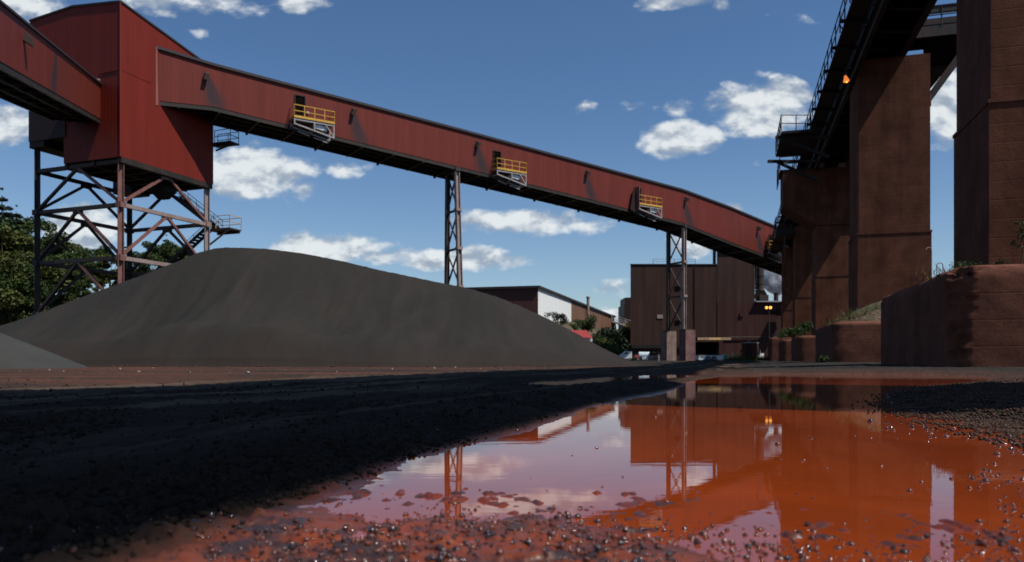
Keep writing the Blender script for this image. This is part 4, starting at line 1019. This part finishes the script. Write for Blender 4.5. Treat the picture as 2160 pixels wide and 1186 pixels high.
q.beam(bp(xl+.1, Yp0+5.8, zp-.4), bp(6.6, Yp0+5.8, zp-1.8), .16, .2); q.build('bracket', M_steelK, sp)
sp = thing('side_platform', 'small railed platform on the left end of the hammerhead', 'platform', (c2.x, c2.y, zh2), 'platforms on the conveyor bridge')
q = MB(); a = c2-W*(off+.25)-E*.2
rails(q, [a+W*2+Vector((0, 0, zh2)), a+Vector((0, 0, zh2)), a+E*3+Vector((0, 0, zh2))], 1.1, .022); rails(q, [a-W*.1+Vector((0, 0, zh2-1.1)), a-W*.1+E*2+Vector((0, 0, zh2-1.1))], 1.6, .022); q.build('railing', M_steelD, sp)
q = MB(); q.fbox(a, W, E, 2.2, 3.2, zh2+.005, zh2+.07); q.build('deck', M_steelK, sp)
# lower stairs beyond the hammerhead
Ys = 80; zs = zt(478, Ys); xs = (1637-1540)/F*Ys
sp = thing('stair_platform', 'dark steel stair and railed landing beyond the hammerhead above the gallery end', 'stairs', tuple(bp(xs, Ys, 0))[:2]+(zs,), 'platforms on the conveyor bridge')
q = MB(); q.fbox(bp(xs, Ys, 0), W, E, 1.7, 3, zs-.9, zs-.2); q.build('landing', M_steelK, sp)
q = MB(); rails(q, [bp(xs+1.6, Ys, zs-.2), bp(xs, Ys, zs-.2), bp(xs, Ys+3, zs-.2)], 1.2, .025); q.beam(bp(xs+.9, Ys, zs-.6), bp(xs+.9, Ys, zs-3.6), .12); q.build('railing', M_steelD, sp)
q = MB(); stair(q, bp(xs+.9, Ys+.5, zs+.3), bp(xs+1.7, Ys-8, zs+2.2), W, .9)
for k in range(3): q.beam(bp(xs+.2+k*.3, Ys-k*2.4, zs+.5+k*.75), bp(xs+2.6, Ys-k*2.4, zs+.5+k*.75), .15)
rails(q, [bp(xs+.9, Ys+.5, zs+.3), bp(xs+1.7, Ys-8, zs+2.2)], 1.0, .02); q.build('stair', M_steelK, sp)
# cross walkway off the right side of the second pier
cw = thing('cross_walkway', 'dark railed cross walkway with a diagonal strut between the two near piers', 'walkway', (c1.x, c1.y, 16))
yc = 42.6; zc = zt(92, yc)
def cpx(px, py, D=yc): return P3(px, py, D)
def cl_(px, z, dY=0):  # point on the line through the walkway, following the across direction
    s_ = 0; o = c1+W*(PW)+E*(1.4+dY); dx = px
    return o+W*dx+Vector((0, 0, z))
q = MB()
for dY in (0, 1.6):
    q.beam(cl_(-1.2, zc-.1, dY), cl_(9, zc-.1, dY), .2, .55, 'H'); q.beam(cl_(-1.4, zt(52, yc), dY), cl_(9, zt(52, yc), dY), .2, .34)
q.build('main_beam', M_steelD, cw)
q = MB(); q.fbox(c1+W*(PW-1.2)+E*1.4, W, E, 10, 1.6, zc-.12, zc-.02); q.build('deck', M_blk, cw)
q = MB(); rails(q, [cl_(-1.2, zc+.2, -.1), cl_(9, zc+.2, -.1)], 1.05, .025, every=2.1); q.build('railing', M_steelD, cw)
q = MB(); q.beam(cl_(.1, zt(238, yc)), cl_(2.6, zt(104, yc)), .3, .36, 'H'); q.beam(cl_(.1, zt(238, yc), 1.6), cl_(2.6, zt(104, yc), 1.6), .3, .36, 'H'); q.build('strut', M_steelD, cw)
q = MB(); q.prism([cl_(.02, zt(225, yc), .15), cl_(.02, zc-.4, .15), cl_(2.5, zc-.4, .15)], E*.06); q.build('gusset_plate', M_blk, cw)
q = MB(); q.obox(cl_(.14, zt(238, yc), -.1), W*.14, E*.3, (0, 0, .3)); q.build('wall_bracket', M_steelR, cw)
# lit lamp on the walkway
lz = P3(1784, 166, 31.0); lmp = thing('bulkhead_lamp', 'lit orange lamp hanging from the bridge walkway', 'lamp', lz)
q = MB(); q.tube(lz+Vector((-.02, 0, .12)), lz+Vector((.03, 0, -.12)), .04, .13, 12); q.build('lamp_shade', M_lampO, lmp)
q = MB(); q.tube(lz+Vector((-.0, -.0, .45)), lz+Vector((-.02, 0, .12)), .015); q.beam(lz+Vector((0, 0, .44)), lz+Vector((.3, 0, .44)), .03); q.build('hanger', M_steelK, lmp)
q = MB()
for a in (0, 1, 2, 3, 4): q.tube(lz+Vector((.03, -.02, -.13)), lz+Vector((.03, -.03, -.16)), .05, .03)
q.build('bulb', M_lampY, lmp)
# curved pipe posts behind the big block
for i, (px, h0, h1, D, rr_) in enumerate([(1961, 523, 600, 30, .1), (1985, 556, 600, 29, .12)]):
    o = MB(); base = P3(px+4, h1+40, D); top_ = P3(px+4, h0+5, D); pts = [base, top_]
    rad = .11 if i == 0 else .12
    for k in range(1, 7):
        a = k/6*math.pi; pts.append(top_+Vector((-rad+rad*math.cos(a), 0, rad*math.sin(a))))
    if i: pts.append(pts[-1]-Vector((0, 0, .5)))
    o.path(pts, .018); ob = o.build('bent_pipe', M_steelL, None, loc=base)
    tag(ob, ['tall thin bent pipe behind the big footing block', 'short hooped pipe behind the big footing block'][i], 'pipe', 'bent pipes behind the footing block')

# ================================================================== MILL BUILDING
DM = 122.0
mill = thing('mill_building', 'huge windowless brown mill building behind the trestle', 'building', (*at(1330, DM), 0))
def mx(px): return (px-CX)/F*DM
def mz(py): return zt(py, DM)
def mbox(q, x0, x1, y0, z0, z1, dep=40):
    q.prism([(x0, y0, z0), (x1, y0, z0), (x1, y0, z1), (x0, y0, z1)], E*dep)
q = MB(); mbox(q, mx(1330), mx(1512), DM, -.5, mz(559)); q.build('main_hall', M_mill, mill)
q = MB(); mbox(q, mx(1512)+.01, mx(1592), DM-.04, mz(640), mz(524)); q.build('high_bay', M_mill, mill)
q = MB(); mbox(q, mx(1513), mx(1800), DM-.08, -.5, mz(638), 30); q.build('low_wing', M_mill2, mill)
q = MB(); mbox(q, mx(1329), mx(1512)-.02, DM-.12, mz(559)+.003, mz(557), 40.2); mbox(q, mx(1511), mx(1593), DM-.5, mz(524)+.003, mz(522), 40.2); q.build('roof_edge', M_trim, mill)
q = MB(); q.box(mx(1592), mx(1800), DM-.72, DM+.5, mz(638)+.003, mz(635.5)); q.build('parapet', M_gry, mill)
q = MB(); q.box(mx(1330)-.06, mx(1460), DM-.35, DM-.002, mz(735), mz(728)); q.build('ledge', M_steelK, mill)
q = MB(); q.box(mx(1386), mx(1398), DM-.1, DM-.003, mz(672), mz(664)); q.build('louvre', M_steelL, mill)
q = MB(); q.box(mx(1424), mx(1434), DM-.1, DM-.003, mz(612), mz(604)); q.box(mx(1424), mx(1434), DM-.1, DM-.003, mz(684), mz(676)); q.build('hatch', M_blk, mill)
q = MB(); q.box(mx(1456), mx(1522), DM-4.2, DM-.62, mz(716.5), mz(712.5)); q.build('canopy_roof', M_steelK, mill)
q = MB(); q.box(mx(1458), mx(1522)+.3, DM-4.32, DM-4.22, mz(719), mz(714)); q.build('canopy_fascia', M_ochre, mill)
q = MB(); q.box(mx(1460), mx(1514), DM-.75, DM-.61, 0, mz(722)); q.build('loading_door', M_blk, mill)
q = MB()
for i in range(5): q.beam((mx(1462+i*14), DM-.62, mz(717)), (mx(1462+i*14), DM-4.2, mz(717)-.1), .12)
q.build('canopy_bracket', M_steelK, mill)
q = MB(); rails(q, [(mx(1380), DM+1, mz(557)), (mx(1470), DM+1, mz(557))], .9, .02, every=3); q.build('roof_railing', M_steelD, mill)
q = MB(); q.box(mx(1512)-.5, mx(1512)-.1, DM+.2, DM+.6, mz(558), mz(524)); 
for k in range(9): q.beam((mx(1512)-.6, DM, mz(556-k*3.5)), (mx(1512)-.02, DM, mz(556-k*3.5)), .05)
q.build('ladder', M_steelK, mill)
for px, zt_, zb_ in ((1466, 561, 722),):
    q = MB(); y_ = DM-.14; q.tube((mx(px), y_, mz(zt_)), (mx(px), y_, mz(zb_)), .06, .06, 8); q.build('downpipe', M_mill, mill)
q = MB(); q.tube((mx(1530), DM-.3, mz(712)), (mx(1640), DM-.3, mz(711)), .08, .08, 8); q.build('wall_pipe', M_steelD, mill)
q = MB(); q.box(mx(1560), mx(1567), DM-.3, DM-.09, mz(668), mz(660)); q.build('wall_vent', M_mill, mill)
# duct on the low roof
dt = thing('exhaust_duct', 'dark vertical duct with elbow on the low roof of the mill', 'duct', (mx(1603), DM+3, mz(636)))
DD = DM+3
q = MB(); q.tube(P3(1602, 610, DD), P3(1602, 535, DD), .72, .72, 18); q.tube(P3(1602, 610, DD), P3(1606, 626, DD), .72, .95, 18)
for py in (560, 583, 600): q.tube(P3(1602, py, DD), P3(1602, py-1.5, DD), .8, .8, 18)
q.build('pipe', M_steelD, dt)
q = MB(); q.tube(P3(1605, 625, DD-.8), P3(1605, 625, DD+1.2), 1.0, 1.0, 20); c = P3(1607, 630, DD); q.obox(c, (.75, 0, 0), (0, 1.1, 0), (0, 0, .5)); q.build('fan_housing', M_steelD, dt)
q = MB(); q.beam(P3(1595, 638, DD-1), P3(1595, 545, DD-1), .12)
for py in (565, 590, 610): q.beam(P3(1595, py, DD-1), P3(1601, py, DD-.4), .1)
q.build('support', M_steelK, dt)
st = thing('roof_stack', 'short dark stack on the low mill roof beside the steam', 'chimney', (mx(1637), DM+8, mz(636)))
q = MB(); D2 = DM+8; q.tube((P3(1637, 640, D2)), P3(1637, 619, D2), .4, .38, 14); q.build('shaft', M_steelD, st); q = MB(); q.tube(P3(1637, 620, D2), P3(1637, 618.3, D2), .46, .46, 14); q.build('rim', M_steelK, st)
bxx = MB(); bxx.box(mx(1634), mx(1652), DM-3, DM-.8, mz(665), mz(650)); bxx.box(mx(1634), mx(1652), DM-3.1, DM-.7, mz(667), mz(665)-.003)
tag(bxx.build('wall_cabin', M_mill, None, loc=(mx(1643), DM-2, mz(660))), 'small dark cabin bracketed on the mill wall beside the farthest pier', 'cabin')
# steam plume
import bmesh
bm = bmesh.new()
for (px, py, r_) in [(1636, 601, 2.3), (1628, 588, 2.6), (1640, 583, 2.8), (1620, 573, 2.7), (1650, 592, 2.8), (1634, 566, 2.8), (1612, 560, 2.6), (1652, 572, 3.2), (1637, 610, 1.0)]:
    D_ = 158; c = P3(px, py, D_); mtx = __import__('mathutils').Matrix.Translation(c); bmesh.ops.create_icosphere(bm, subdivisions=3, radius=r_, matrix=mtx)
for v in bm.verts: v.co += v.normal*0+Vector(((fbm(v.co.x*.5, v.co.z*.5+v.co.y, 3, 1)-.5), 0, (fbm(v.co.x*.5+9, v.co.z*.5+v.co.y, 3, 2)-.5)))*3.2
me = bpy.data.meshes.new('steam'); bm.to_mesh(me); bm.free(); so = bpy.data.objects.new('steam', me); COL.objects.link(so)
rm = so.modifiers.new('r', 'REMESH'); rm.mode = 'VOXEL'; rm.voxel_size = .35
ms = bpy.data.materials.new('steam_vapour'); ms.use_nodes = True; g = G(ms.node_tree); ms.node_tree.nodes.remove(ms.node_tree.nodes['Principled BSDF'])
pv = g.n.new('ShaderNodeVolumePrincipled'); pv.inputs['Color'].default_value = (.95, .96, .98, 1); nd = g.noise(g.pos(), .45, 4, .6); g.put(pv.inputs['Density'], g.ss(nd, .40, .55, 0, 1.6)); pv.inputs['Anisotropy'].default_value = .1
ms.node_tree.links.new(pv.outputs[0], ms.node_tree.nodes['Material Output'].inputs['Volume']); me.materials.append(ms)
tag(so, 'white steam drifting up behind the mill roof stack', 'steam', kind='stuff')
# twin lamp post
lp_ = thing('lamp_post', 'tall post with two lit amber floodlights in front of the mill', 'lamp post', (*at(1622, 112), .3))
D = 112; q = MB(); q.tube(P3(1622.5, 757, D), P3(1622.5, 652, D), .1, .06, 8); q.build('pole', M_steelD, lp_)
q = MB(); q.beam(P3(1613, 652, D), P3(1630, 652, D), .08); q.build('crossarm', M_steelD, lp_)
for px in (1616.5, 1624.5):
    c = P3(px, 649, D); q = MB(); q.obox(c+Vector((0, .06, 0)), (.3, 0, 0), (0, .12, 0), (0, 0, .2)); h = q.build('lamp_head', M_steelD, lp_)
    q = MB(); q.tube(c+Vector((0, -.08, 0)), c+Vector((0, -.16, -.02)), .2, .22, 14); l = q.build('lamp_glass', M_lampY, h)

# ================================================================== LONG SHED
DS = 110.0; shp = lambda px: DS*(1540-1135)/(1540-px)
sc0 = Vector((*at(1135, DS), 0)); shed = thing('long_shed', 'long shed with a white and a rusty side wall on the embankment', 'shed', (sc0.x, sc0.y, 6))
ztp = zt(608, DS); zbs = 5.5; SE = E; SWd = W
def sl_(px): return (shp(px)-DS)/.9611
q = MB(); a = sc0; b1 = sc0+E*sl_(1205); b2 = sc0+E*sl_(1296)
q.quad(a+Vector((0, 0, zbs)), b1+Vector((0, 0, zbs)), b1+Vector((0, 0, ztp)), a+Vector((0, 0, ztp))); q.build('white_wall', M_shw, shed)
q = MB(); q.quad(b1+Vector((0, 0, zbs)), b2+Vector((0, 0, zbs)), b2+Vector((0, 0, ztp)), b1+Vector((0, 0, ztp))); q.quad(b2+Vector((0, 0, zbs)), b2-W*40+Vector((0, 0, zbs)), b2-W*40+Vector((0, 0, ztp)), b2+Vector((0, 0, ztp))); q.build('rusty_wall', M_shb, shed)
q = MB(); q.quad(a-W*40+Vector((0, 0, zbs-3)), a+Vector((0, 0, zbs-3)), a+Vector((0, 0, ztp)), a-W*40+Vector((0, 0, ztp+.1))); q.build('gable_wall', M_shd, shed)
q = MB(); q.prism([a+W*.3-E*.3+Vector((0, 0, ztp)), a-W*40-E*.3+Vector((0, 0, ztp+.1)), a-W*40+E*(sl_(1296)+.3)+Vector((0, 0, ztp+.1)), b2+W*.3+E*.3+Vector((0, 0, ztp))], (0, 0, .35)); q.build('roof', M_trim, shed)
fp = sc0+E*sl_(1235)+W*.5; q = MB(); q.tube(fp+Vector((0, 0, 6.2)), fp+Vector((0, 0, ztp+1.6)), .28, .28, 12); q.tube(fp+Vector((0, 0, ztp+1.6)), fp+Vector((0, 0, ztp+1.9)), .38, .38, 12); q.build('flue_pipe', M_steelL, shed)
# small red roofed hut peeking over the pile
DH = 84; hc = Vector((*at(1236, DH), 0)); hut = thing('hut', 'small hut with a bright red gabled roof behind the stockpile slope', 'hut', (hc.x, hc.y, 1))
zr_ = zt(697.5, DH); ze = zt(712, DH)
q = MB(); q.obox(hc+Vector((-1.2, 1.0, (ze-.3)/2)), (1.9, 0, 0), (0, 1.0, 0), (0, 0, (ze+.3)/2)); q.build('wall', M_wht, hut)
q = MB(); A_1, A_2 = hc+Vector((-3.6, 1, zr_)), hc+Vector((.15, 1, zr_)); q.prism([A_1, A_2, A_2+Vector((.55, -1.25, -(zr_-ze)-.1)), A_1+Vector((-.3, -1.25, -(zr_-ze)-.1))], (0, 0, .07)); q.prism([A_1+Vector((0, .01, 0)), A_2+Vector((0, .01, 0)), A_2+Vector((.55, 1.25, -(zr_-ze))), A_1+Vector((-.3, 1.25, -(zr_-ze)))], (0, 0, .07)); q.build('roof', M_redroof, hut)
# far dark tower block, small far conveyor and yellow silo leg
fd = thing('far_block', 'narrow dark tower block just left of the mill', 'building', (*at(1324, 175), 0))
q = MB(); x0, x1 = at(1317, 175)[0], at(1345, 175)[0]; q.box(x0, x1, 175, 185, 6, zt(642, 175)); q.build('wall', M_clad_d, fd); q = MB(); q.box(at(1320, 175)[0], x1, 176, 184, zt(642, 175)+.003, zt(627, 175)); q.build('roof_room', M_clad_d, fd)
fc = thing('far_conveyor', 'distant pale railed conveyor sloping down between shed and mill', 'conveyor', P3(1296, 690, 170))
q = MB(); D = 170; q.beam(P3(1290, 678, D), P3(1334, 692, D), 1.6, .35); q.build('belt_frame', M_gry, fc)
q = MB(); rails(q, [P3(1290, 676, D), P3(1334, 690, D)], 1.3, .05, every=1.6, mids=(.4, .85)); q.build('railing', M_gry, fc)
for px in (1300, 1309, 1318):
    q = MB(); q.beam(P3(px, 708, D), P3(px-3, 682, D), .25); q.build('leg', M_steelL, fc)
q = MB(); D = 150; q.tube(P3(1324.5, 706, D), P3(1325.5, 682, D), .55, .55, 14); q.tube(P3(1325.5, 682, D), P3(1325.7, 679, D), .55, .2, 14); tag(q.build('yellow_silo', M_yel, None, True, loc=P3(1324, 706, D)), 'slim yellow silo between the shed and the mill', 'silo')
q = MB(); D = 128; q.beam(P3(1275, 705, D), P3(1332, 704, D), .8, .45); 
for px in (1283, 1300, 1318): q.beam(P3(px, 705, D), P3(px, 745, D), .3)
tag(q.build('pipe_bridge', M_steelK, None, loc=P3(1300, 745, D)), 'low dark pipe bridge between embankment and mill', 'pipe bridge')

# ================================================================== VEHICLES AND YARD CLUTTER
def wheel(rt, c, r_, wd, ax=(0, 1, 0)):
    ax = Vector(ax); q = MB(); q.tube(Vector(c)-ax*wd/2, Vector(c)+ax*wd/2, r_, r_, 16); o = q.build('wheel', M_tyre, rt)
    q = MB(); q.tube(Vector(c)-ax*(wd/2+.02), Vector(c)+ax*(wd/2+.02), r_*.5, r_*.5, 12); q.build('rim', M_gry, o)
def gz(x, y): return float(ground_fields(np.array([x]), np.array([y]))[0][0])
D = 101; x0, x1 = at(1309, D)[0], at(1333, D)[0]; G0 = gz(x1, D)
v = thing('van', 'white van partly hidden behind the foot of the stockpile', 'van', ((x0+x1)/2, D, G0))
q = MB(); q.prism([(x0, D, G0+.3), (x1, D, G0+.3), (x1, D, G0+1.28), (x0+.75, D, G0+1.28), (x0+.35, D, G0+.95), (x0, D, G0+.8)], (0, 1.6, 0)); q.build('body', M_wht, v)
q = MB(); q.prism([(x0+.45, D-.01, G0+.92), (x0+.95, D-.01, G0+.92), (x0+.95, D-.01, G0+1.18), (x0+.78, D-.01, G0+1.18)], (0, .02, 0)); q.build('window', M_glass, v)
for xx in (x0+.3, x1-.3): wheel(v, (xx, D+.05, G0+.2), .2, .16)
D = 100; x0, x1 = at(1344, D)[0], at(1371, D)[0]; G0 = gz(x1, D)
v = thing('tank_truck', 'pale blue tank truck with a dark red cab in front of the mill', 'truck', ((x0+x1)/2, D, G0))
q = MB(); q.tube((x0+.3, D+.6, G0+.72), (x1, D+.6, G0+.72), .46, .46, 24); q.box(x0+.7, x1+.03, D+.16, D+1.04, G0+.2, G0+.8); q.build('tank', M_blue, v)
q = MB(); q.prism([(x0-.3, D, G0+.25), (x0+.28, D, G0+.25), (x0+.28, D, G0+.75), (x0, D, G0+.78), (x0-.25, D, G0+.6)], (0, 1.1, 0)); q.build('cab', mat_steel('dull_red_paint', (.35, .08, .08), amt=.2), v)
q = MB(); q.box(x0-.36, x0-.02, D-.12, D-.01, G0+.1, G0+.4); q.build('bumper', M_steelK, v)
for xx in (x0+.1, x1-.3): wheel(v, (xx, D+.03, G0+.2), .2, .16)
x0, x1 = at(1332.5, 102)[0], at(1344, 102)[0]; q = MB(); q.box(x0, x1, 102, 104, G0-.1, G0+1.0); 
for k in range(4): q.box(x0+.1+k*.18, x0+.16+k*.18, 101.97, 102.0-.002, G0, G0+.96)
tag(q.build('brown_container', M_shb, None, loc=((x0+x1)/2, 103, G0)), 'brown steel container between the white van and the tank truck', 'container')
for i, (pa, pb, top) in enumerate([(1373.5, 1386, 750), (1386.8, 1394, 748)]):
    D = 99; x0, x1 = at(pa, D)[0], at(pb, D)[0]; G0 = gz(x1, D); r_ = (x1-x0)/2; c = (x0+r_, D+1, 0)
    rt = thing('storage_tank', ['grey ribbed storage tank left of the pedestals', 'pale narrow storage tank against the left pedestal'][i], 'tank', (c[0], c[1], G0), 'small storage tanks')
    q = MB(); q.tube((c[0], c[1], G0-.1), (c[0], c[1], zt(top, D)), r_, r_, 24); q.build('shell', (M_steelL, M_gry)[i], rt)
    q = MB()
    for k in range(3): q.tube((c[0], c[1], G0+.25+k*.42), (c[0], c[1], G0+.31+k*.42), r_+.02, r_+.02, 24)
    q.build('hoop', M_steelD, rt)
# white trailer right of the pedestals
D = 106; x0, x1 = at(1474, D)[0], at(1526, D)[0]; G0 = gz(x1, D); Z1 = zt(750, D)
v = thing('trailer', 'white box trailer parked under the ochre canopy', 'trailer', ((x0+x1)/2, D, G0))
q = MB(); q.box(x0, x1, D, D+2.2, G0+.15, Z1); q.build('body', M_wht, v)
q = MB(); q.box(x0+.25, x0+.75, D-.03, D-.002, G0+.5, Z1-.2); q.build('window', M_glass, v)
q = MB(); q.box(x0+2.7, x1-.1, D-.04, D-.002, G0+.25, G0+.75); q.build('side_panel', mat_steel('bright_white_panel', (.85, .9, .87), amt=0), v)
q = MB(); q.box(x0-.02, x1+.02, D-.05, D+2.25, Z1+.003, Z1+.06); q.build('roof', M_gry, v)
for xx in (x0+1.3, x0+2.1): wheel(v, (xx, D-.05, G0+.33), .33, .25)
x0, x1 = at(1527, D)[0], at(1540, D)[0]; v = thing('small_car', 'small pale green car parked beside the white trailer', 'car', ((x0+x1)/2, D, G0))
q = MB(); q.prism([(x0, D, G0+.25), (x1, D, G0+.25), (x1, D, G0+.55), (x1-.2, D, G0+.62), (x1-.35, D, G0+.95), (x0+.2, D, G0+.95), (x0, D, G0+.6)], (0, 1.5, 0)); q.build('body', M_green, v)
q = MB(); q.box(x0+.22, x1-.42, D-.01, D-.001, G0+.62, G0+.88); q.build('window', M_glass, v)
for xx in (x0+.2, x1-.2): wheel(v, (xx, D-.02, G0+.2), .2, .16)
# yellow hoist frame, hopper drum and white machine near the weeds
D = 108
v = thing('loader', 'small ochre loader with raised arm beyond the green car', 'loader', P3(1556, 762, D)); G0 = gz(v.location.x, D)
q = MB(); c = v.location; q.prism([(c.x-.6, D, G0+.4), (c.x+.6, D, G0+.4), (c.x+.6, D, G0+.8), (c.x+.1, D, G0+.85), (c.x, D, G0+1.2), (c.x-.5, D, G0+1.2)], (0, 1, 0)); q.build('body', M_ochre, v)
q = MB(); q.beam((c.x+.1, D-.1, G0+.7), (c.x+.9, D-.1, G0+1.4), .14); q.beam((c.x+.9, D-.1, G0+1.4), (c.x+1.2, D-.1, G0+.9), .12); q.obox((c.x+1.3, D, G0+.8), (.25, 0, .1), (0, .5, 0), (0, 0, .18)); q.build('arm', M_yel, v)
for xx in (-.4, .4): wheel(v, (c.x+xx, D-.02, G0+.25), .28, .2)
D = 107; v = thing('hopper_bin', 'dark brown hopper bin on legs with a pale rim near the lamp post', 'hopper', P3(1587, 758, D)); c = v.location; G0 = gz(c.x, D)
q = MB(); q.tube((c.x, D+1, G0+.7), (c.x, D+1, zt(724, D)), 1.15, 1.15, 24); q.tube((c.x, D+1, G0+.1), (c.x, D+1, G0+.7), .4, 1.15, 24); q.build('shell', M_mill2, v)
q = MB(); q.tube((c.x, D+1, zt(724, D)+.002), (c.x, D+1, zt(722.5, D)), 1.2, 1.2, 24); q.beam((c.x-.7, D, zt(722, D)), (c.x-.4, D, zt(720, D)), .15); q.build('rim', M_gry, v)
for sx_ in (-1, 1):
    for sy_ in (-1, 1): q = MB(); q.beam((c.x+sx_*1.05, D+1+sy_*.9, G0-.1), (c.x+sx_*1.05, D+1+sy_*.9, G0+1.6), .14); q.build('leg', M_steelK, v)
D = 104; v = thing('pump_unit', 'small white pump unit among the weeds left of the farthest footing', 'machine', P3(1606, 756, D)); c = v.location; G0 = gz(c.x, D)
q = MB(); q.box(c.x-.35, c.x+.35, D, D+.6, G0+.15, G0+.75); q.box(c.x-.1, c.x+.4, D+.1, D+.5, G0+.752, G0+1.05); q.build('body', M_wht, v)
q = MB(); q.tube((c.x-.1, D+.2, G0+1.0), (c.x-.1, D+.2, G0+1.6), .05); q.beam((c.x-.1, D+.2, G0+1.6), (c.x-.5, D+.2, G0+1.85), .06); q.tube((c.x-.35, D-.1, G0+.4), (c.x-.75, D-.1, G0+.15), .08); q.build('pipe', M_gry, v)
gB = [(*at(px, 99), gz(at(px, 99)[0], 99)-.05, .5) for px in range(1545, 1640, 8)]
grass('weeds', gB, .7, 1800, M_leafY, 'yellow green weeds along the yard edge before the mill', 5, .03)

# ================================================================== WORLD, SUN, CAMERA
S.world = bpy.data.worlds.new('World'); S.world.use_nodes = True; nt = S.world.node_tree; g = G(nt)
bg = nt.nodes['Background']
el = math.atan(SUN_T); 
sky = g.n.new('ShaderNodeTexSky'); sky.sky_type = 'NISHITA'; sky.sun_disc = False; sky.sun_elevation = el
sky.sun_rotation = math.atan2(SUN_H.x, SUN_H.y); sky.altitude = 200; sky.air_density = 1.1; sky.dust_density = .6; sky.ozone_density = 2.5
dirv = g.n.new('ShaderNodeTexCoord').outputs['Generated']
x, y, z = g.sep(dirv); ay = g.m('MAXIMUM', y, .04)
u = g.m('DIVIDE', x, ay); v = g.m('DIVIDE', z, ay); uvp = g.comb(u, v, 0.0)
clouds = [(1605, 232, 108, 58, 1.15), (1660, 200, 70, 36, 1), (1438, 292, 92, 38, 1.1), (1437, 228, 42, 20, .75), (1232, 228, 26, 16, .6), (520, 360, 135, 58, 1.15), (640, 404, 42, 24, .75), (724, 358, 42, 22, .75),
          (1080, 466, 140, 32, 1), (1195, 466, 95, 26, .8), (700, 520, 130, 34, 1.1), (800, 540, 110, 22, .8), (960, 548, 120, 26, 1), (1060, 552, 70, 16, .7), (175, 478, 120, 48, 1), (0, 268, 80, 42, 1.05), (440, 8, 160, 30, .62),
          (650, 8, 56, 26, .8), (1425, 4, 75, 20, .85), (1510, 18, 28, 15, .6), (2010, 215, 105, 78, 1.05), (1985, 300, 55, 30, .65), (1460, 525, 62, 24, .9), (1305, 606, 60, 20, .7), (40, -10, 120, 50, .95), (320, 0, 100, 34, .75),
          (1290, 662, 40, 16, .8), (1548, 438, 26, 12, .9), (1375, 222, 70, 14, .45), (540, 300, 70, 14, .5), (1700, 38, 70, 18, .35), (430, 68, 26, 13, .5), (1610, 40, 40, 22, .4), (770, 352, 18, 9, .5), (1600, 158, 40, 12, .4),(1640, 600, 60, 60, .8), (1600, 340, 40, 12, .4), (1200, 700, 300, 14, .3)]
def blobs(vec):
    acc = None
    for (px, py, rx, ry, k) in clouds:
        d = g.v('MULTIPLY', g.v('SUBTRACT', vec, ((px-CX)/F, (HY-py)/F, 0.0)), (F/rx/1.15, F/ry/1.18, 0.0))
        val = g.m('MULTIPLY_ADD', g.v('DOT_PRODUCT', d, d), -.8*k, k)
        acc = val if acc is None else g.m('MAXIMUM', acc, val)
    return g.m('MAXIMUM', acc, 0.0)
warp = g.v('SUBTRACT', g.noise(uvp, 14, 3, .6, out=1), (.5, .5, .5))
wv = g.v('ADD', uvp, g.v('MULTIPLY', warp, (.05, .03, 0)))
B = blobs(wv)
def fb(vec): return g.noise(g.v('MULTIPLY', vec, (1, 1.7, 1)), 15, 6, .56, dist=.15)
n1 = fb(uvp); n2 = fb(g.v('ADD', uvp, (.006, .011, 0.0)))
dens = g.add(B, g.mul(g.sub(n1, .52), 2.1))
mask = g.mul(g.ss(dens, .22, .80), g.ss(B, .01, .25))
front_ = g.ss(y, .04, .1)
gen = g.ss(g.noise(g.v('MULTIPLY', dirv, (1, 1, 2.4)), 2.2, 6, .6), .56, .72)
mask = g.add(g.mul(mask, front_), g.mul(g.mul(gen, .35), g.sub(1, front_)))
lit = g.ss(g.add(g.mul(g.sub(n1, n2), 5.0), g.mul(B, .35)), -.35, .75)
ccol = g.mix(lit, (3.9, 4.7, 5.8), (9.2, 9.7, 9.9))
thick = g.ss(dens, .5, 1.4)
tint = g.mix(g.ss(z, .02, .40), (1.02, 1.12, 1.24), (.68, .885, 1.08))
skyc = g.mix(1.0, sky.outputs[0], tint, 'MULTIPLY')
col = g.mix(g.mul(mask, .95), skyc, ccol)
nt.links.new(col, bg.inputs['Color']); bg.inputs['Strength'].default_value = .086
sl = bpy.data.lights.new('Sun', 'SUN'); sl.energy = 5.0; sl.angle = math.radians(.5); sl.color = (1.0, .95, .88)
so = bpy.data.objects.new('sun', sl); COL.objects.link(so)
sd = Vector((SUN_H.x, SUN_H.y, SUN_T)); so.rotation_euler = sd.to_track_quat('Z', 'Y').to_euler(); so.location = (30, -30, 60)
cam = bpy.data.cameras.new('camera'); co = bpy.data.objects.new('camera', cam); COL.objects.link(co)
cam.sensor_width = 36; cam.lens = 36*F/2160; cam.shift_y = (HY-593)/2160; cam.clip_start = .02; cam.clip_end = 6000
co.location = (0, 0, CH); co.rotation_euler = (math.radians(90), 0, 0)
cam.dof.use_dof = True; cam.dof.focus_distance = 3.2; cam.dof.aperture_fstop = 5.6
S.camera = co
S.view_settings.view_transform = 'Standard'; S.view_settings.look = 'None'; S.view_settings.exposure = 0.0; S.view_settings.gamma = 1
S.render.engine = 'CYCLES'; S.cycles.volume_bounces = 2; S.cycles.max_bounces = 8
